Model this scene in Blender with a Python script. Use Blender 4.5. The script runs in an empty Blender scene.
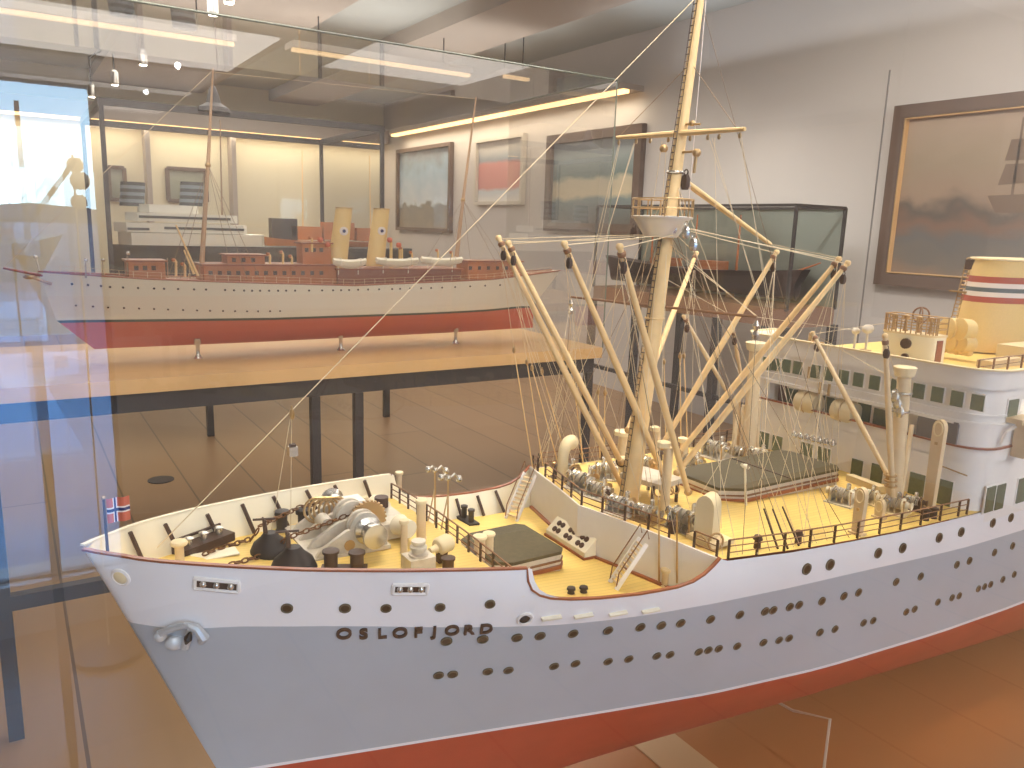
import bpy, bmesh, math, random
from mathutils import Vector, Matrix, Quaternion
random.seed(7)
PI = math.pi
SC = bpy.context.scene
COL = SC.collection
S = 0.02          # model scale 1:50; ship parts are laid out in real metres under a root scaled by S
Z0 = 1.0042       # height of the big model's waterline above the floor

# ------------------------------------------------------------------ camera
FPX = 784.914
PITCH, ROLL, YAW = math.radians(-11.31262), math.radians(-1.86896), math.radians(-122.65848)
CS = Vector((1.82703, 37.84731, 28.28781))            # camera in ship metres
FW = Vector((math.cos(PITCH)*math.cos(YAW), math.cos(PITCH)*math.sin(YAW), math.sin(PITCH)))
RT = FW.cross(Vector((0, 0, 1))).normalized(); UP = RT.cross(FW)
RT, UP = math.cos(ROLL)*RT - math.sin(ROLL)*UP, math.sin(ROLL)*RT + math.cos(ROLL)*UP
cd = bpy.data.cameras.new('camera'); cam = bpy.data.objects.new('camera', cd); COL.objects.link(cam)
cd.sensor_fit = 'HORIZONTAL'; cd.sensor_width = 36; cd.lens = 36*FPX/1024; cd.clip_start = 0.01; cd.clip_end = 500
M3 = Matrix((RT, UP, -FW)).transposed()
cam.matrix_world = Matrix.Translation(CS*S + Vector((0, 0, Z0))) @ M3.to_4x4()
SC.camera = cam

def ray(px, py): return FW*FPX + RT*(px-512) - UP*(py-384)
def onz(px, py, z):
    d = ray(px, py); return CS + d*((z-CS.z)/d.z)
def ony(px, py, y):
    d = ray(px, py); return CS + d*((y-CS.y)/d.y)
def onx(px, py, x):
    d = ray(px, py); return CS + d*((x-CS.x)/d.x)
# same in room metres (floor z = 0)
def wz(px, py, z): 
    p = onz(px, py, (z-Z0)/S); return Vector((p.x*S, p.y*S, z))
def wy(px, py, y):
    p = ony(px, py, y/S)*S; p.z += Z0; return p
def wx(px, py, x):
    p = onx(px, py, x/S)*S; p.z += Z0; return p

def interp(x, tab):
    if x <= tab[0][0]: return tab[0][1]
    for (a, b), (c, d) in zip(tab, tab[1:]):
        if x <= c: return b + (d-b)*(x-a)/(c-a)
    return tab[-1][1]

# ------------------------------------------------------------------ materials
def lin(c):
    r = []
    for v in c:
        v /= 255.0
        r.append(v/12.92 if v <= 0.04045 else ((v+0.055)/1.055)**2.4)
    return (*r, 1)
MATS = {}
def mat(name, rgb, rough=0.5, metal=0.0, spec=0.5, var=0.0, vscale=8.0, coat=0.0, emit=None, estr=0, bump=0.0):
    if name in MATS: return MATS[name]
    m = bpy.data.materials.new(name); m.use_nodes = True; nt = m.node_tree; b = nt.nodes['Principled BSDF']
    b.inputs['Base Color'].default_value = lin(rgb); b.inputs['Roughness'].default_value = rough
    b.inputs['Metallic'].default_value = metal; b.inputs['Specular IOR Level'].default_value = spec
    b.inputs['Coat Weight'].default_value = coat
    if emit: b.inputs['Emission Color'].default_value = lin(emit); b.inputs['Emission Strength'].default_value = estr
    if var > 0 or bump > 0:
        tc = nt.nodes.new('ShaderNodeTexCoord'); nz = nt.nodes.new('ShaderNodeTexNoise'); nz.inputs['Scale'].default_value = vscale
        nz.inputs['Detail'].default_value = 4
        nt.links.new(tc.outputs['Object'], nz.inputs['Vector'])
        if var > 0:
            rp = nt.nodes.new('ShaderNodeValToRGB'); c = lin(rgb)
            rp.color_ramp.elements[0].color = (*[v*(1-var) for v in c[:3]], 1); rp.color_ramp.elements[1].color = (*[min(1, v*(1+var)) for v in c[:3]], 1)
            rp.color_ramp.elements[0].position = .3; rp.color_ramp.elements[1].position = .7
            nt.links.new(nz.outputs['Fac'], rp.inputs['Fac']); nt.links.new(rp.outputs['Color'], b.inputs['Base Color'])
        if bump > 0:
            bp = nt.nodes.new('ShaderNodeBump'); bp.inputs['Strength'].default_value = bump; bp.inputs['Distance'].default_value = .02
            nt.links.new(nz.outputs['Fac'], bp.inputs['Height']); nt.links.new(bp.outputs['Normal'], b.inputs['Normal'])
    MATS[name] = m; return m
def plank_mat(name, rgb, axis, width, gap, dark=.45, var=.18, rough=.4, board=None, offset=0.0, grain=3.0, spec=.5):
    """boards side by side across `axis` ('X' or 'Y'), running along the other one"""
    m = bpy.data.materials.new(name); m.use_nodes = True; nt = m.node_tree; b = nt.nodes['Principled BSDF']; L = nt.links.new
    def N(t, **k):
        n = nt.nodes.new(t)
        for a, v in k.items(): setattr(n, a, v)
        return n
    def MA(op, a, bb=None):
        n = N('ShaderNodeMath', operation=op)
        for i, v in enumerate((a, bb)):
            if v is None: continue
            if isinstance(v, (int, float)): n.inputs[i].default_value = v
            else: L(v, n.inputs[i])
        return n.outputs[0]
    tc = N('ShaderNodeTexCoord'); sp = N('ShaderNodeSeparateXYZ'); L(tc.outputs['Object'], sp.inputs[0])
    a = sp.outputs[axis]; o = sp.outputs['Y' if axis == 'X' else 'X']
    u = MA('DIVIDE', MA('ADD', a, offset), width); idx = MA('FLOOR', u); fr = MA('FRACT', u)
    g = MA('LESS_THAN', fr, gap)
    wn = N('ShaderNodeTexWhiteNoise', noise_dimensions='1D'); L(idx, wn.inputs['W'])
    tone = wn.outputs['Value']
    if board:
        v = MA('DIVIDE', MA('ADD', o, MA('MULTIPLY', tone, board)), board); fv = MA('FRACT', v)
        g = MA('MAXIMUM', g, MA('LESS_THAN', fv, gap*width/board))
        wn2 = N('ShaderNodeTexWhiteNoise', noise_dimensions='2D'); cb = N('ShaderNodeCombineXYZ'); L(idx, cb.inputs[0]); L(MA('FLOOR', v), cb.inputs[1]); L(cb.outputs[0], wn2.inputs['Vector'])
        tone = wn2.outputs['Value']
    mp = N('ShaderNodeMapping'); L(tc.outputs['Object'], mp.inputs['Vector'])
    mp.inputs['Scale'].default_value = (8, .8, 1) if axis == 'X' else (.8, 8, 1)
    nz = N('ShaderNodeTexNoise'); nz.inputs['Scale'].default_value = grain; nz.inputs['Detail'].default_value = 6; L(mp.outputs[0], nz.inputs['Vector'])
    k = MA('ADD', MA('MULTIPLY', tone, var), MA('MULTIPLY', nz.outputs['Fac'], var))
    k = MA('ADD', k, 1-var)
    k = MA('MULTIPLY', k, MA('SUBTRACT', 1.0, MA('MULTIPLY', g, 1-dark)))
    mx = N('ShaderNodeVectorMath', operation='SCALE'); mx.inputs[0].default_value = lin(rgb)[:3]; L(k, mx.inputs['Scale'])
    L(mx.outputs[0], b.inputs['Base Color']); b.inputs['Roughness'].default_value = rough; b.inputs['Specular IOR Level'].default_value = spec
    MATS[name] = m; return m
def glass_mat(name, refl=1.0, tint=(1, 1, 1)):
    m = bpy.data.materials.new(name); m.use_nodes = True; nt = m.node_tree; nt.nodes.clear()
    o = nt.nodes.new('ShaderNodeOutputMaterial'); mx = nt.nodes.new('ShaderNodeMixShader'); t = nt.nodes.new('ShaderNodeBsdfTransparent')
    g = nt.nodes.new('ShaderNodeBsdfGlossy'); g.inputs['Roughness'].default_value = 0.0; fr = nt.nodes.new('ShaderNodeFresnel'); fr.inputs['IOR'].default_value = 1.5
    mu = nt.nodes.new('ShaderNodeMath'); mu.operation = 'MULTIPLY'; mu.inputs[1].default_value = 1.8*refl; mu.use_clamp = True
    t.inputs['Color'].default_value = (*tint, 1)
    nt.links.new(fr.outputs[0], mu.inputs[0]); nt.links.new(mu.outputs[0], mx.inputs[0]); nt.links.new(t.outputs[0], mx.inputs[1]); nt.links.new(g.outputs[0], mx.inputs[2])
    nt.links.new(mx.outputs[0], o.inputs[0]); MATS[name] = m; return m

M_hullwhite = mat('white hull paint', (248, 248, 252), .35, var=.02, vscale=.3)
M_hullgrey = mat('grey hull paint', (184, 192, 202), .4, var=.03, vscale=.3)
M_red = mat('red bottom paint', (186, 72, 46), .55, var=.06, vscale=.4)
M_cream = mat('cream paint', (240, 222, 180), .45)
M_ivory = mat('ivory bulwark paint', (246, 238, 214), .5, var=.02, vscale=1)
M_white = mat('white model paint', (248, 244, 240), .4, var=.02, vscale=1)
M_offgrey = mat('pale grey machine paint', (214, 206, 192), .4, metal=.1, var=.08, vscale=3)
M_silver = mat('silver fitting metal', (215, 212, 205), .22, metal=.9)
M_brass = mat('brass fitting metal', (196, 164, 116), .35, metal=.65)
M_spar = mat('buff spar paint', (236, 204, 148), .5, var=.05, vscale=1.5)
M_post = mat('buff post paint', (228, 204, 164), .5, var=.04, vscale=1.5)
M_dark = mat('dark brown bitt paint', (72, 50, 38), .5)
M_black = mat('black fitting paint', (40, 32, 30), .5)
M_rail = mat('varnished rail wood', (150, 82, 46), .35, coat=.3)
M_railmetal = mat('brown rail wire', (138, 100, 70), .45, metal=.3)
M_hatch = mat('dark green hatch cloth', (84, 76, 52), .7, var=.12, vscale=3)
M_glassdark = mat('dark window glazing', (100, 112, 88), .2, var=.1, vscale=4)
M_portglass = mat('dark porthole glazing', (66, 52, 40), .25)
M_rope = mat('cream rigging thread', (228, 210, 176), .7)
M_dkrope = mat('dark rigging thread', (140, 116, 92), .7)
M_chain = mat('rusty brown chain', (122, 84, 50), .4, metal=.6)
M_bluegrey = mat('blue grey funnel band', (84, 98, 104), .5)
M_bandred = mat('red funnel band', (176, 76, 54), .5)
M_funnel = mat('funnel buff paint', (230, 200, 134), .5, var=.03)
M_mahog = mat('mahogany deckhouse wood', (184, 112, 64), .45, var=.2, vscale=5)
M_navy = mat('flag blue', (40, 46, 100), .7)
M_flagred = mat('flag red', (200, 104, 78), .7)
M_flagwhite = mat('flag white', (236, 226, 220), .7)
M_green = mat('dark green boot stripe', (56, 74, 58), .5)
M_deck = plank_mat('pale yellow deck planking', (240, 208, 120), 'Y', .34, .12, dark=.82, var=.06, rough=.5)
M_ytdeck = plank_mat('brown yacht deck planking', (170, 112, 70), 'Y', .3, .12, dark=.75, var=.08, rough=.5)
M_steel = mat('dark stand steel', (62, 58, 58), .45, metal=.3)
M_board = mat('light oak case base', (216, 174, 116), .45, var=.08, vscale=3)
M_boardedge = mat('oak edge veneer', (186, 122, 68), .4, var=.06, vscale=3)
M_glass = glass_mat('case glass')
M_glassdim = glass_mat('rear case glass', .55)
M_acrylic = mat('frosted acrylic edge', (214, 196, 176), .3)

# ------------------------------------------------------------------ mesh builder
class MB:
    def __init__(s): s.bm = bmesh.new(); s.mi = 0
    def _f(s, vs):
        try: f = s.bm.faces.new(vs); f.material_index = s.mi; return f
        except ValueError: return None
    def box(s, c, d, rot=None, taper=None):
        c = Vector(c); h = [x/2 for x in d]; vs = []
        for z in (-1, 1):
            k = 1 if (taper is None or z < 0) else taper
            for x, y in ((-1, -1), (1, -1), (1, 1), (-1, 1)):
                v = Vector((x*h[0]*k, y*h[1]*k, z*h[2]))
                if rot is not None: v = rot @ v
                vs.append(s.bm.verts.new(c+v))
        for q in ((3, 2, 1, 0), (4, 5, 6, 7), (0, 1, 5, 4), (1, 2, 6, 5), (2, 3, 7, 6), (3, 0, 4, 7)): s._f([vs[i] for i in q])
        return s
    def ring(s, c, axis, r, n, r2=None, ph=0):
        q = Vector((0, 0, 1)).rotation_difference(Vector(axis).normalized()); r2 = r if r2 is None else r2
        return [s.bm.verts.new(Vector(c) + q @ Vector((r*math.cos(2*PI*i/n+ph), r2*math.sin(2*PI*i/n+ph), 0))) for i in range(n)]
    def skin(s, rings, cap=True):
        for a, b in zip(rings, rings[1:]):
            n = len(a)
            for i in range(n): s._f([a[i], a[(i+1) % n], b[(i+1) % n], b[i]])
        if cap: s._f(list(reversed(rings[0]))); s._f(rings[-1])
        return s
    def tube(s, a, b, r0, r1=None, n=8, cap=True):
        a, b = Vector(a), Vector(b); ax = b-a; r1 = r0 if r1 is None else r1
        return s.skin([s.ring(a, ax, r0, n), s.ring(b, ax, r1, n)], cap)
    def path(s, pts, r, n=6, closed=False, flat=None):
        pts = [Vector(p) for p in pts]; R = []; m = len(pts); pr = None
        for i, p in enumerate(pts):
            if closed: t = pts[(i+1) % m]-pts[i-1]
            else: t = pts[min(i+1, m-1)]-pts[max(i-1, 0)]
            t.normalize()
            if flat:
                side = t.cross(Vector((0, 0, 1)))
                side = side.normalized() if side.length > .2 else (pr if pr is not None else Vector((1, 0, 0)))
                if pr is not None and side.dot(pr) < 0: side = -side
                pr = side; upv = side.cross(t).normalized()
                w, h = flat
                R.append([s.bm.verts.new(p+side*w*x+upv*h*y) for x, y in ((-1, -1), (1, -1), (1, 1), (-1, 1))])
            else:
                rr = r[i] if isinstance(r, (list, tuple)) else r
                if pr is None:
                    pr = t.orthogonal().normalized()
                pr = (pr - t*pr.dot(t)).normalized(); up = t.cross(pr)
                R.append([s.bm.verts.new(p+(pr*math.cos(2*PI*k/n)+up*math.sin(2*PI*k/n))*rr) for k in range(n)])
        if closed: s.skin(R+[R[0]], False)
        else: s.skin(R)
        return s
    def lathe(s, c, prof, axis=(0, 0, 1), n=16, sy=1.0):
        """prof: (radius, height along axis)"""
        ax = Vector(axis).normalized()
        R = [s.ring(Vector(c)+ax*h, ax, max(r, 1e-4), n, max(r*sy, 1e-4)) for r, h in prof]
        return s.skin(R)
    def ball(s, c, r, n=10, sq=(1, 1, 1)):
        c = Vector(c); R = []
        for j in range(1, n//2+1):
            th = PI*j/(n//2+1)
            R.append([s.bm.verts.new(c+Vector((r*sq[0]*math.sin(th)*math.cos(2*PI*i/n), r*sq[1]*math.sin(th)*math.sin(2*PI*i/n), -r*sq[2]*math.cos(th)))) for i in range(n)])
        return s.skin(R)
    def prism(s, poly, z0, z1, off=0.0):
        a = [s.bm.verts.new((x, y, z0)) for x, y in poly]; b = [s.bm.verts.new((x, y, z1)) for x, y in poly]
        return s.skin([a, b])
    def torus(s, c, axis, R, r, n=20, m=6):
        q = Vector((0, 0, 1)).rotation_difference(Vector(axis).normalized())
        return s.path([Vector(c)+q @ Vector((R*math.cos(2*PI*i/n), R*math.sin(2*PI*i/n), 0)) for i in range(n)], r, m, closed=True)
    def grid(s, rows):
        V = [[s.bm.verts.new(p) for p in r] for r in rows]
        for a, b in zip(V, V[1:]):
            for i in range(len(a)-1): s._f([a[i], a[i+1], b[i+1], b[i]])
        return V
    def xform(s, M): bmesh.ops.transform(s.bm, matrix=M, verts=s.bm.verts); return s
    def build(s, name, mats, parent=None, label=None, smooth=True, ang=38, recalc=True):
        bm = s.bm
        if recalc: bmesh.ops.recalc_face_normals(bm, faces=bm.faces)
        if smooth:
            for f in bm.faces: f.smooth = True
            for e in bm.edges:
                if len(e.link_faces) == 2 and e.calc_face_angle(0) > math.radians(ang): e.smooth = False
        me = bpy.data.meshes.new(name); bm.to_mesh(me); bm.free()
        for m in (mats if isinstance(mats, (list, tuple)) else [mats]): me.materials.append(m)
        o = bpy.data.objects.new(name, me); COL.objects.link(o)
        if parent is not None: o.parent = parent
        if label: o['label'] = label
        return o
def empty(name, loc, label, cat, scale=1.0, rz=0, group=None):
    o = bpy.data.objects.new(name, None); COL.objects.link(o); o.location = loc; o.scale = (scale,)*3; o.rotation_euler = (0, 0, rz)
    o.empty_display_size = .1; o['label'] = label; o['category'] = cat
    if group: o['group'] = group
    return o
def tag(o, label, cat, group=None):
    o['label'] = label; o['category'] = cat
    if group: o['group'] = group
    return o
def struct(o): o['kind'] = 'structure'; return o
def copy_tree(o, parent=None):
    c = o.copy(); COL.objects.link(c)
    if parent is not None: c.parent = parent
    for ch in [k for k in o.children]: copy_tree(ch, c)
    return c

# ================================================================== THE BIG SHIP MODEL
ship = empty('ship_model', (0, 0, Z0), 'large white and grey passenger ship model with buff cargo booms in the foreground', 'model ship', S)

HB = [(0, .30), (.4, .75), (1.1, 1.35), (2.34, 2.45), (4.2, 3.5), (6.1, 4.4), (8.1, 5.25), (10.15, 6.0), (12.3, 6.7), (14.6, 7.35), (17, 7.97), (18.35, 8.28), (22, 8.8), (26, 9.25), (30.4, 9.65), (36, 10.1), (42, 10.45), (50, 10.8), (56, 11.0), (110, 11), (130, 10), (150, 7), (165, 1.5)]
WL = [(0, .05), (2.1, .54), (6, 1.62), (15.2, 4.14), (21.3, 5.8), (27.9, 7.5), (36.6, 9.1), (48.2, 10.3), (59.3, 11.0), (110, 11), (130, 8.5), (150, 4), (160, .3)]
ZT = [(0, 13.6), (4.2, 13.25), (8, 12.87), (12.3, 12.48), (17, 12.05), (18.35, 11.93), (18.43, 11.25), (18.65, 10.75), (19.1, 10.38), (19.7, 10.12), (20.8, 9.86), (22.6, 9.58), (25, 9.36), (27.5, 9.28), (28.6, 9.4), (29.4, 9.7), (30.0, 10.1), (30.45, 10.48), (31, 10.27), (36, 9.9), (41, 9.67), (46, 9.45), (54.5, 9.28), (64, 9.1), (90, 8.9), (130, 9.3), (165, 11)]
ZP = [(0, 9.75), (2.4, 9.73), (4.3, 9.85), (6.3, 9.73), (8.3, 9.57), (10.5, 9.3), (12.8, 9.0), (15.1, 8.74), (17.6, 8.5), (20.2, 8.2), (23.1, 7.92), (26.3, 7.74), (29.6, 7.65), (34.9, 7.5), (41.9, 7.32), (47, 7.1), (54, 6.82), (63, 6.66), (90, 6.3), (165, 7.5)]
def hb(x): return interp(-x, HB)
def zt(x): return interp(-x, ZT)
def zstem(z): return -5.34*(1-z/13.6) if z >= 0 else -5.34-3.2*(1-(1+z/8.0)**1.5 if z > -8 else 1)
def hullb(x, z):
    top = interp(-x, [(0, 13.6), (18.35, 11.93), (31, 10.27), (54, 9.28), (130, 9.3), (165, 11)])
    t = max(0, min(1, z/top)); d = max(0, zstem(z)-x)
    fl = min(1.0, .85 + d/60)
    a = interp(d, WL); b = interp(d, HB)
    # distance aft of the stem is measured from each height's own stem point
    dt = interp(max(0, -x), HB)
    if t <= 0:
        if z >= 0: return a
        k = max(0.0, min(1.0, (z+7.6)/7.6)); w = min(1, d/70)
        e = .75*(1-w) + .18*w
        return a*(k**e)
    full = interp(d+max(0.0, -zstem(z))*(1-math.exp(-d/2.5)), HB)
    tt = min(1.0, t/(1-.15*max(0.0, min(1.0, (-x-12)/8))))**1.15
    return a*(1-tt) + full*tt
def onhull(px, py, off=0.0):
    y = 9.0
    for _ in range(40):
        p = ony(px, py, y); y = .5*y+.5*(hullb(p.x, p.z)+off)
    return ony(px, py, y)
def hull_normal(p):
    e = .3
    dx = (hullb(p.x+e, p.z)-hullb(p.x-e, p.z))/(2*e); dz = (hullb(p.x, p.z+e)-hullb(p.x, p.z-e))/(2*e)
    return Vector((-dx, 1, -dz)).normalized()

xs = [0, .15, .4, .8, 1.3, 2, 2.8, 3.6, 4.6, 5.8, 7, 8.2, 9.5, 11, 12.5, 14, 15.5, 17, 18.35, 18.43, 18.65, 19.1, 19.7, 20.2, 20.8, 21.6, 22.6, 23.8, 25, 26.2, 27.5, 28.1, 28.6, 29, 29.4, 29.7, 30.0, 30.2, 30.45, 31, 32.5, 34, 36, 38.5, 41, 43.5, 46, 49, 52, 54.5, 58, 62, 66, 71, 77, 84, 92, 100, 110, 120, 130, 140, 150, 158, 165]
mb = MB()
for side in (1, -1):
    cols = []
    for X in xs:
        fade = max(0.0, 1-X/30.0)
        col = []
        ztop = zt(-X); zp = interp(X, ZP)
        zs = [-7.6, -7.5, -7.2, -6.6, -5.7, -4.4, -3, -1.4, 0, .22, .22+(zp-.22)*.25, .22+(zp-.22)*.5, .22+(zp-.22)*.75, zp, zp+(ztop-zp)*.35, zp+(ztop-zp)*.7, ztop]
        for z in zs:
            x = -X + zstem(z)*fade if X < 30 else -X
            b = hullb(x, z)
            if X == 0: b = .05 if z < 12 else .05+.25*(z-12)/1.6
            col.append((x, side*b, z))
        cols.append(col)
    V = [[mb.bm.verts.new(p) for p in c] for c in cols]
    for a, b in zip(V, V[1:]):
        for i in range(len(a)-1):
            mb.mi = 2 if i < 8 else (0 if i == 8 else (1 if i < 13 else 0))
            mb._f([a[i], a[i+1], b[i+1], b[i]])
    if side == 1: v0 = V[0]
    else:
        for i in range(len(v0)-1):
            mb.mi = 2 if i < 8 else (0 if i == 8 else (1 if i < 13 else 0)); mb._f([v0[i], v0[i+1], V[0][i+1], V[0][i]])
bmesh.ops.remove_doubles(mb.bm, verts=mb.bm.verts, dist=.0005)
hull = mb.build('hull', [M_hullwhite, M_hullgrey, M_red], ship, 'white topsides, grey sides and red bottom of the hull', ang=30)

# bulwark lining, inside face of the hull plating above the decks
def WXF(y): return 27.75+.27*abs(y)
def zdeck_edge(x, y=0):
    X = -x
    if X <= 18.38: return interp(X, [(0, 11.95), (2.6, 11.6), (10, 10.85), (18.4, 10.45)])
    if X < WXF(y): return interp(X, [(18.4, 8.4), (23.6, 8.0), (26, 7.7), (31, 7.5)])
    return interp(X, [(28, 10.5), (30.5, 10.32), (36, 9.95), (41, 9.7), (46, 9.5), (54.5, 9.3), (70, 9.2)])
def zdeck(x, y=0): return zdeck_edge(x, y) + .28*(1-min(1, (y/max(hb(x), .5))**2))
def foot(px, py):
    z = 9.6
    for _ in range(30):
        p = onz(px, py, z); z = .6*z+.4*zdeck(p.x, p.y)
    p = onz(px, py, z); return p
mb = MB()
for side in (1, -1):
    rows = []
    for X in [v for v in xs if v <= 30.5]:
        x = -X; zd = zdeck_edge(x, 9) - .3
        if X > 18.38 and X < 28: zd = zdeck_edge(x)-.3
        elif X >= 28: zd = 7.2
        t = .16; ztp = zt(x)
        rr = []
        for k in (0, .5, 1):
            z = ztp+(zd-ztp)*k; xx = x+zstem(z)*max(0.0, 1-X/30.0)-(.25 if X == 0 else 0)
            b = max(.02, hullb(xx, z)-t-.12*k) if X > .3 else .02
            rr.append((xx, side*b, z))
        rows.append(rr)
    mb.grid(rows)
    rows = []
    for X in [v for v in xs if v <= 30.5]:
        b = hb(-X); b = hullb(-X, zt(-X)) if X > 1 else b; rows.append([(-X, side*b, zt(-X)), (-X-(.25 if X == 0 else 0), side*max(.02, b-.16), zt(-X))])
    mb.grid(rows)
mb.build('bulwark_lining', M_ivory, ship, 'cream inner face of the bulwark', recalc=False)
for side in (1, -1):
    pts = [(-X+(.05 if X == 0 else 0), side*((hb(-X) if X < 1 else hullb(-X, zt(-X)))-.05), zt(-X)+.06) for X in xs if X <= 30.45]
    if side == 1: MB().path(pts, 0, flat=(.11, .05)).build('cap_rail', M_rail, ship, 'varnished wooden bulwark cap')
    else:
        MB().path([p for p in pts if p[0] > -18.4], 0, flat=(.11, .05)).build('cap_rail', M_ivory, ship); MB().path([p for p in pts if p[0] < -18.3], 0, flat=(.11, .05)).build('cap_rail', M_rail, ship)

def deck_mesh(name, X0, X1, inset, nx=24, front=None):
    m = MB(); rows = []
    for i in range(nx+1):
        row = []
        for j in range(17):
            v = -1+2*j/16
            X = X0+(X1-X0)*i/nx
            if front == 'wall':   # aft edge follows the V shaped breakwater wall
                b = max(.05, hullb(-X, interp(X, [(18.4, 8.4), (23.6, 8.0), (26, 7.7), (31, 7.5)]) if front == 'wall' else max(9.3, zdeck_edge(-max(X, 30.5), 0)))-inset); y = b*v
                Xe = WXF(y)+.05; X = X0+(Xe-X0)*i/nx; y = b*v
                z = zdeck(-min(X, 27.6), 0) if False else interp(X, [(18.4, 8.4), (23.6, 8.0), (26, 7.7), (31, 7.5)])+.28*(1-v*v)
            elif front == 'wallfwd':
                b = max(.05, hullb(-X, interp(X, [(18.4, 8.4), (23.6, 8.0), (26, 7.7), (31, 7.5)]) if front == 'wall' else max(9.3, zdeck_edge(-max(X, 30.5), 0)))-inset); y = b*v
                Xs = WXF(y)+.02; X = Xs+(X1-Xs)*i/nx; y = b*v
                z = interp(X, [(28, 10.5), (30.5, 10.32), (36, 9.95), (41, 9.7), (46, 9.5), (54.5, 9.3), (70, 9.2)])+.28*(1-v*v)
            else:
                zq = zdeck_edge(-X); y = max(.05, min(hb(-X), hullb(-X, zq))-inset)*v; z = zq+.28*(1-v*v)
            row.append((-X, y, z))
        rows.append(row)
    m.grid(rows); return m.build(name, M_deck, ship, recalc=False)
deck_mesh('forecastle_deck', .8, 18.38, .12)
deck_mesh('well_deck', 18.36, 28, .12, front='wall')
deck_mesh('cargo_deck', 28, 56, .05, front='wallfwd', nx=30)
# break bulkhead below the forecastle edge and the V shaped white wall
m = MB(); rows = []
for z in (0, 1):
    rows.append([(-18.42, (hullb(-18.42, 8.2 if z == 0 else 10.4)-.25)*v, 8.2 if z == 0 else 10.42+.28*(1-v*v)) for v in [-1+i/8 for i in range(17)]])
m.grid(rows); m.build('break_bulkhead', M_white, ship)
m = MB(); n = 24; rows = [[], [], [], []]
for i in range(n+1):
    y = 9.5*(-1+2*i/n); X = WXF(y); zt_ = zdeck_edge(-X-.4, y)+.28*(1-(y/9.6)**2); yl = hullb(-X, 7.3)-.2
    rows[0].append((-X, max(-yl, min(yl, y)), 7.3)); rows[1].append((-X, y, zt_+.18)); rows[2].append((-X-.15, y, zt_+.18)); rows[3].append((-X-.15, y, zt_-.3))
m.grid(rows); m.build('breakwater_wall', M_white, ship, 'white V shaped wall up to the cargo deck', ang=25)
m = MB(); m.path([(.1-WXF(8.6*(-1+2*i/n)), 8.6*(-1+2*i/n), 7.62+.28*(1-(-1+2*i/n)**2)) for i in range(n+1)], 0, flat=(.1, .12)); m.build('wall_skirting', M_rail, ship)

# ---- portholes
PORTS = [(287,608,.38),(345,608,.38),(386,608,.36),(440,607,.36),(490,604,.36),(806.6,569,.44),(830,564.6,.44),(878,553,.42),(902.5,548,.42),(939,537.7,.42),(961,531.9,.42),(992.6,522.7,.42),(1010.7,517.5,.42)]
PORTS += [(x, y, .35) for x, y in [(446.4,641),(482.7,639),(517,637.5),(540,635.7),(573,633.4),(608,630.3),(640.4,627),(661.3,625.3),(680.6,623),(710.5,619.2),(739.7,614.6),(765,611.2),(773,610),(789.6,606.8),(799,604.8),(821.8,601),(843.7,596),(858.4,592.3),(895.9,581.8),(920.5,576.3),(956.6,564.6),(969.3,560.7),(994.3,552.4),(1012.3,545.8)]]
PORTS += [(x, y, .33) for x, y in [(438.5,675),(452.7,674),(487.8,671.2),(508.4,670),(554,666),(575.4,663.4),(608,661.3),(628.7,658.8),(656.7,655.7),(669.9,654.5),(698.6,651.7),(708.2,650),(718.6,648.4),(737,646),(763.3,642.3),(779,640),(789,638),(820,632.3),(834.8,629),(863.4,622.6),(873,620.4),(906,611.8),(914.4,609),(937.7,602),(951.9,597.6),(959,595.7),(978.2,588.7),(984.3,586.5),(990.4,584.3),(1002.6,579.3),(1014,574.3)]]
for px, py, r in PORTS:
    r *= .74 if px < 495 and py < 612 else .86
    p = onhull(px, py); nrm = hull_normal(p)
    m = MB(); m.mi = 0; m.lathe(p-nrm*.25, [(r, 0), (r, .31), (r*.72, .31), (r*.72, .27)], nrm, 16)
    for f in m.bm.faces:
        c = f.calc_center_median()
    m.mi = 1; m.lathe(p-nrm*.25, [(r*.73, .25), (r*.73, .285)], nrm, 16)
    m.build('porthole', [mat('olive porthole rim', (92, 86, 68), .5), M_portglass], ship)

# ---- ship's name, one letter at a time
def letter(ch, p, nrm, h, matl, parent, ext=.06):
    cu = bpy.data.curves.new('t', 'FONT'); cu.body = ch; cu.size = h/.7; cu.extrude = ext; cu.offset = .022; cu.align_x = 'CENTER'; cu.align_y = 'CENTER'
    t = bpy.data.objects.new('t', cu); COL.objects.link(t); dg = bpy.context.evaluated_depsgraph_get()
    me = bpy.data.meshes.new_from_object(t.evaluated_get(dg)); bpy.data.objects.remove(t); me.materials.clear(); me.materials.append(matl)
    xd = Vector((0, 0, 1)).cross(nrm).normalized(); yd = nrm.cross(xd)
    me.transform(Matrix.Translation(p+nrm*.05) @ Matrix((xd, yd, nrm)).transposed().to_4x4())
    o = bpy.data.objects.new('letter', me); COL.objects.link(o); o.parent = parent; return o
NM = [(344,633.5),(363.5,633.5),(382,633),(400,632.5),(418,632),(434.5,631),(452,630),(468.5,629.5),(486,628.5)]
for ch, q in zip('OSLOFJORD', NM):
    p = onhull(*q); letter(ch, p, hull_normal(p), .64, M_dark, ship)

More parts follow.
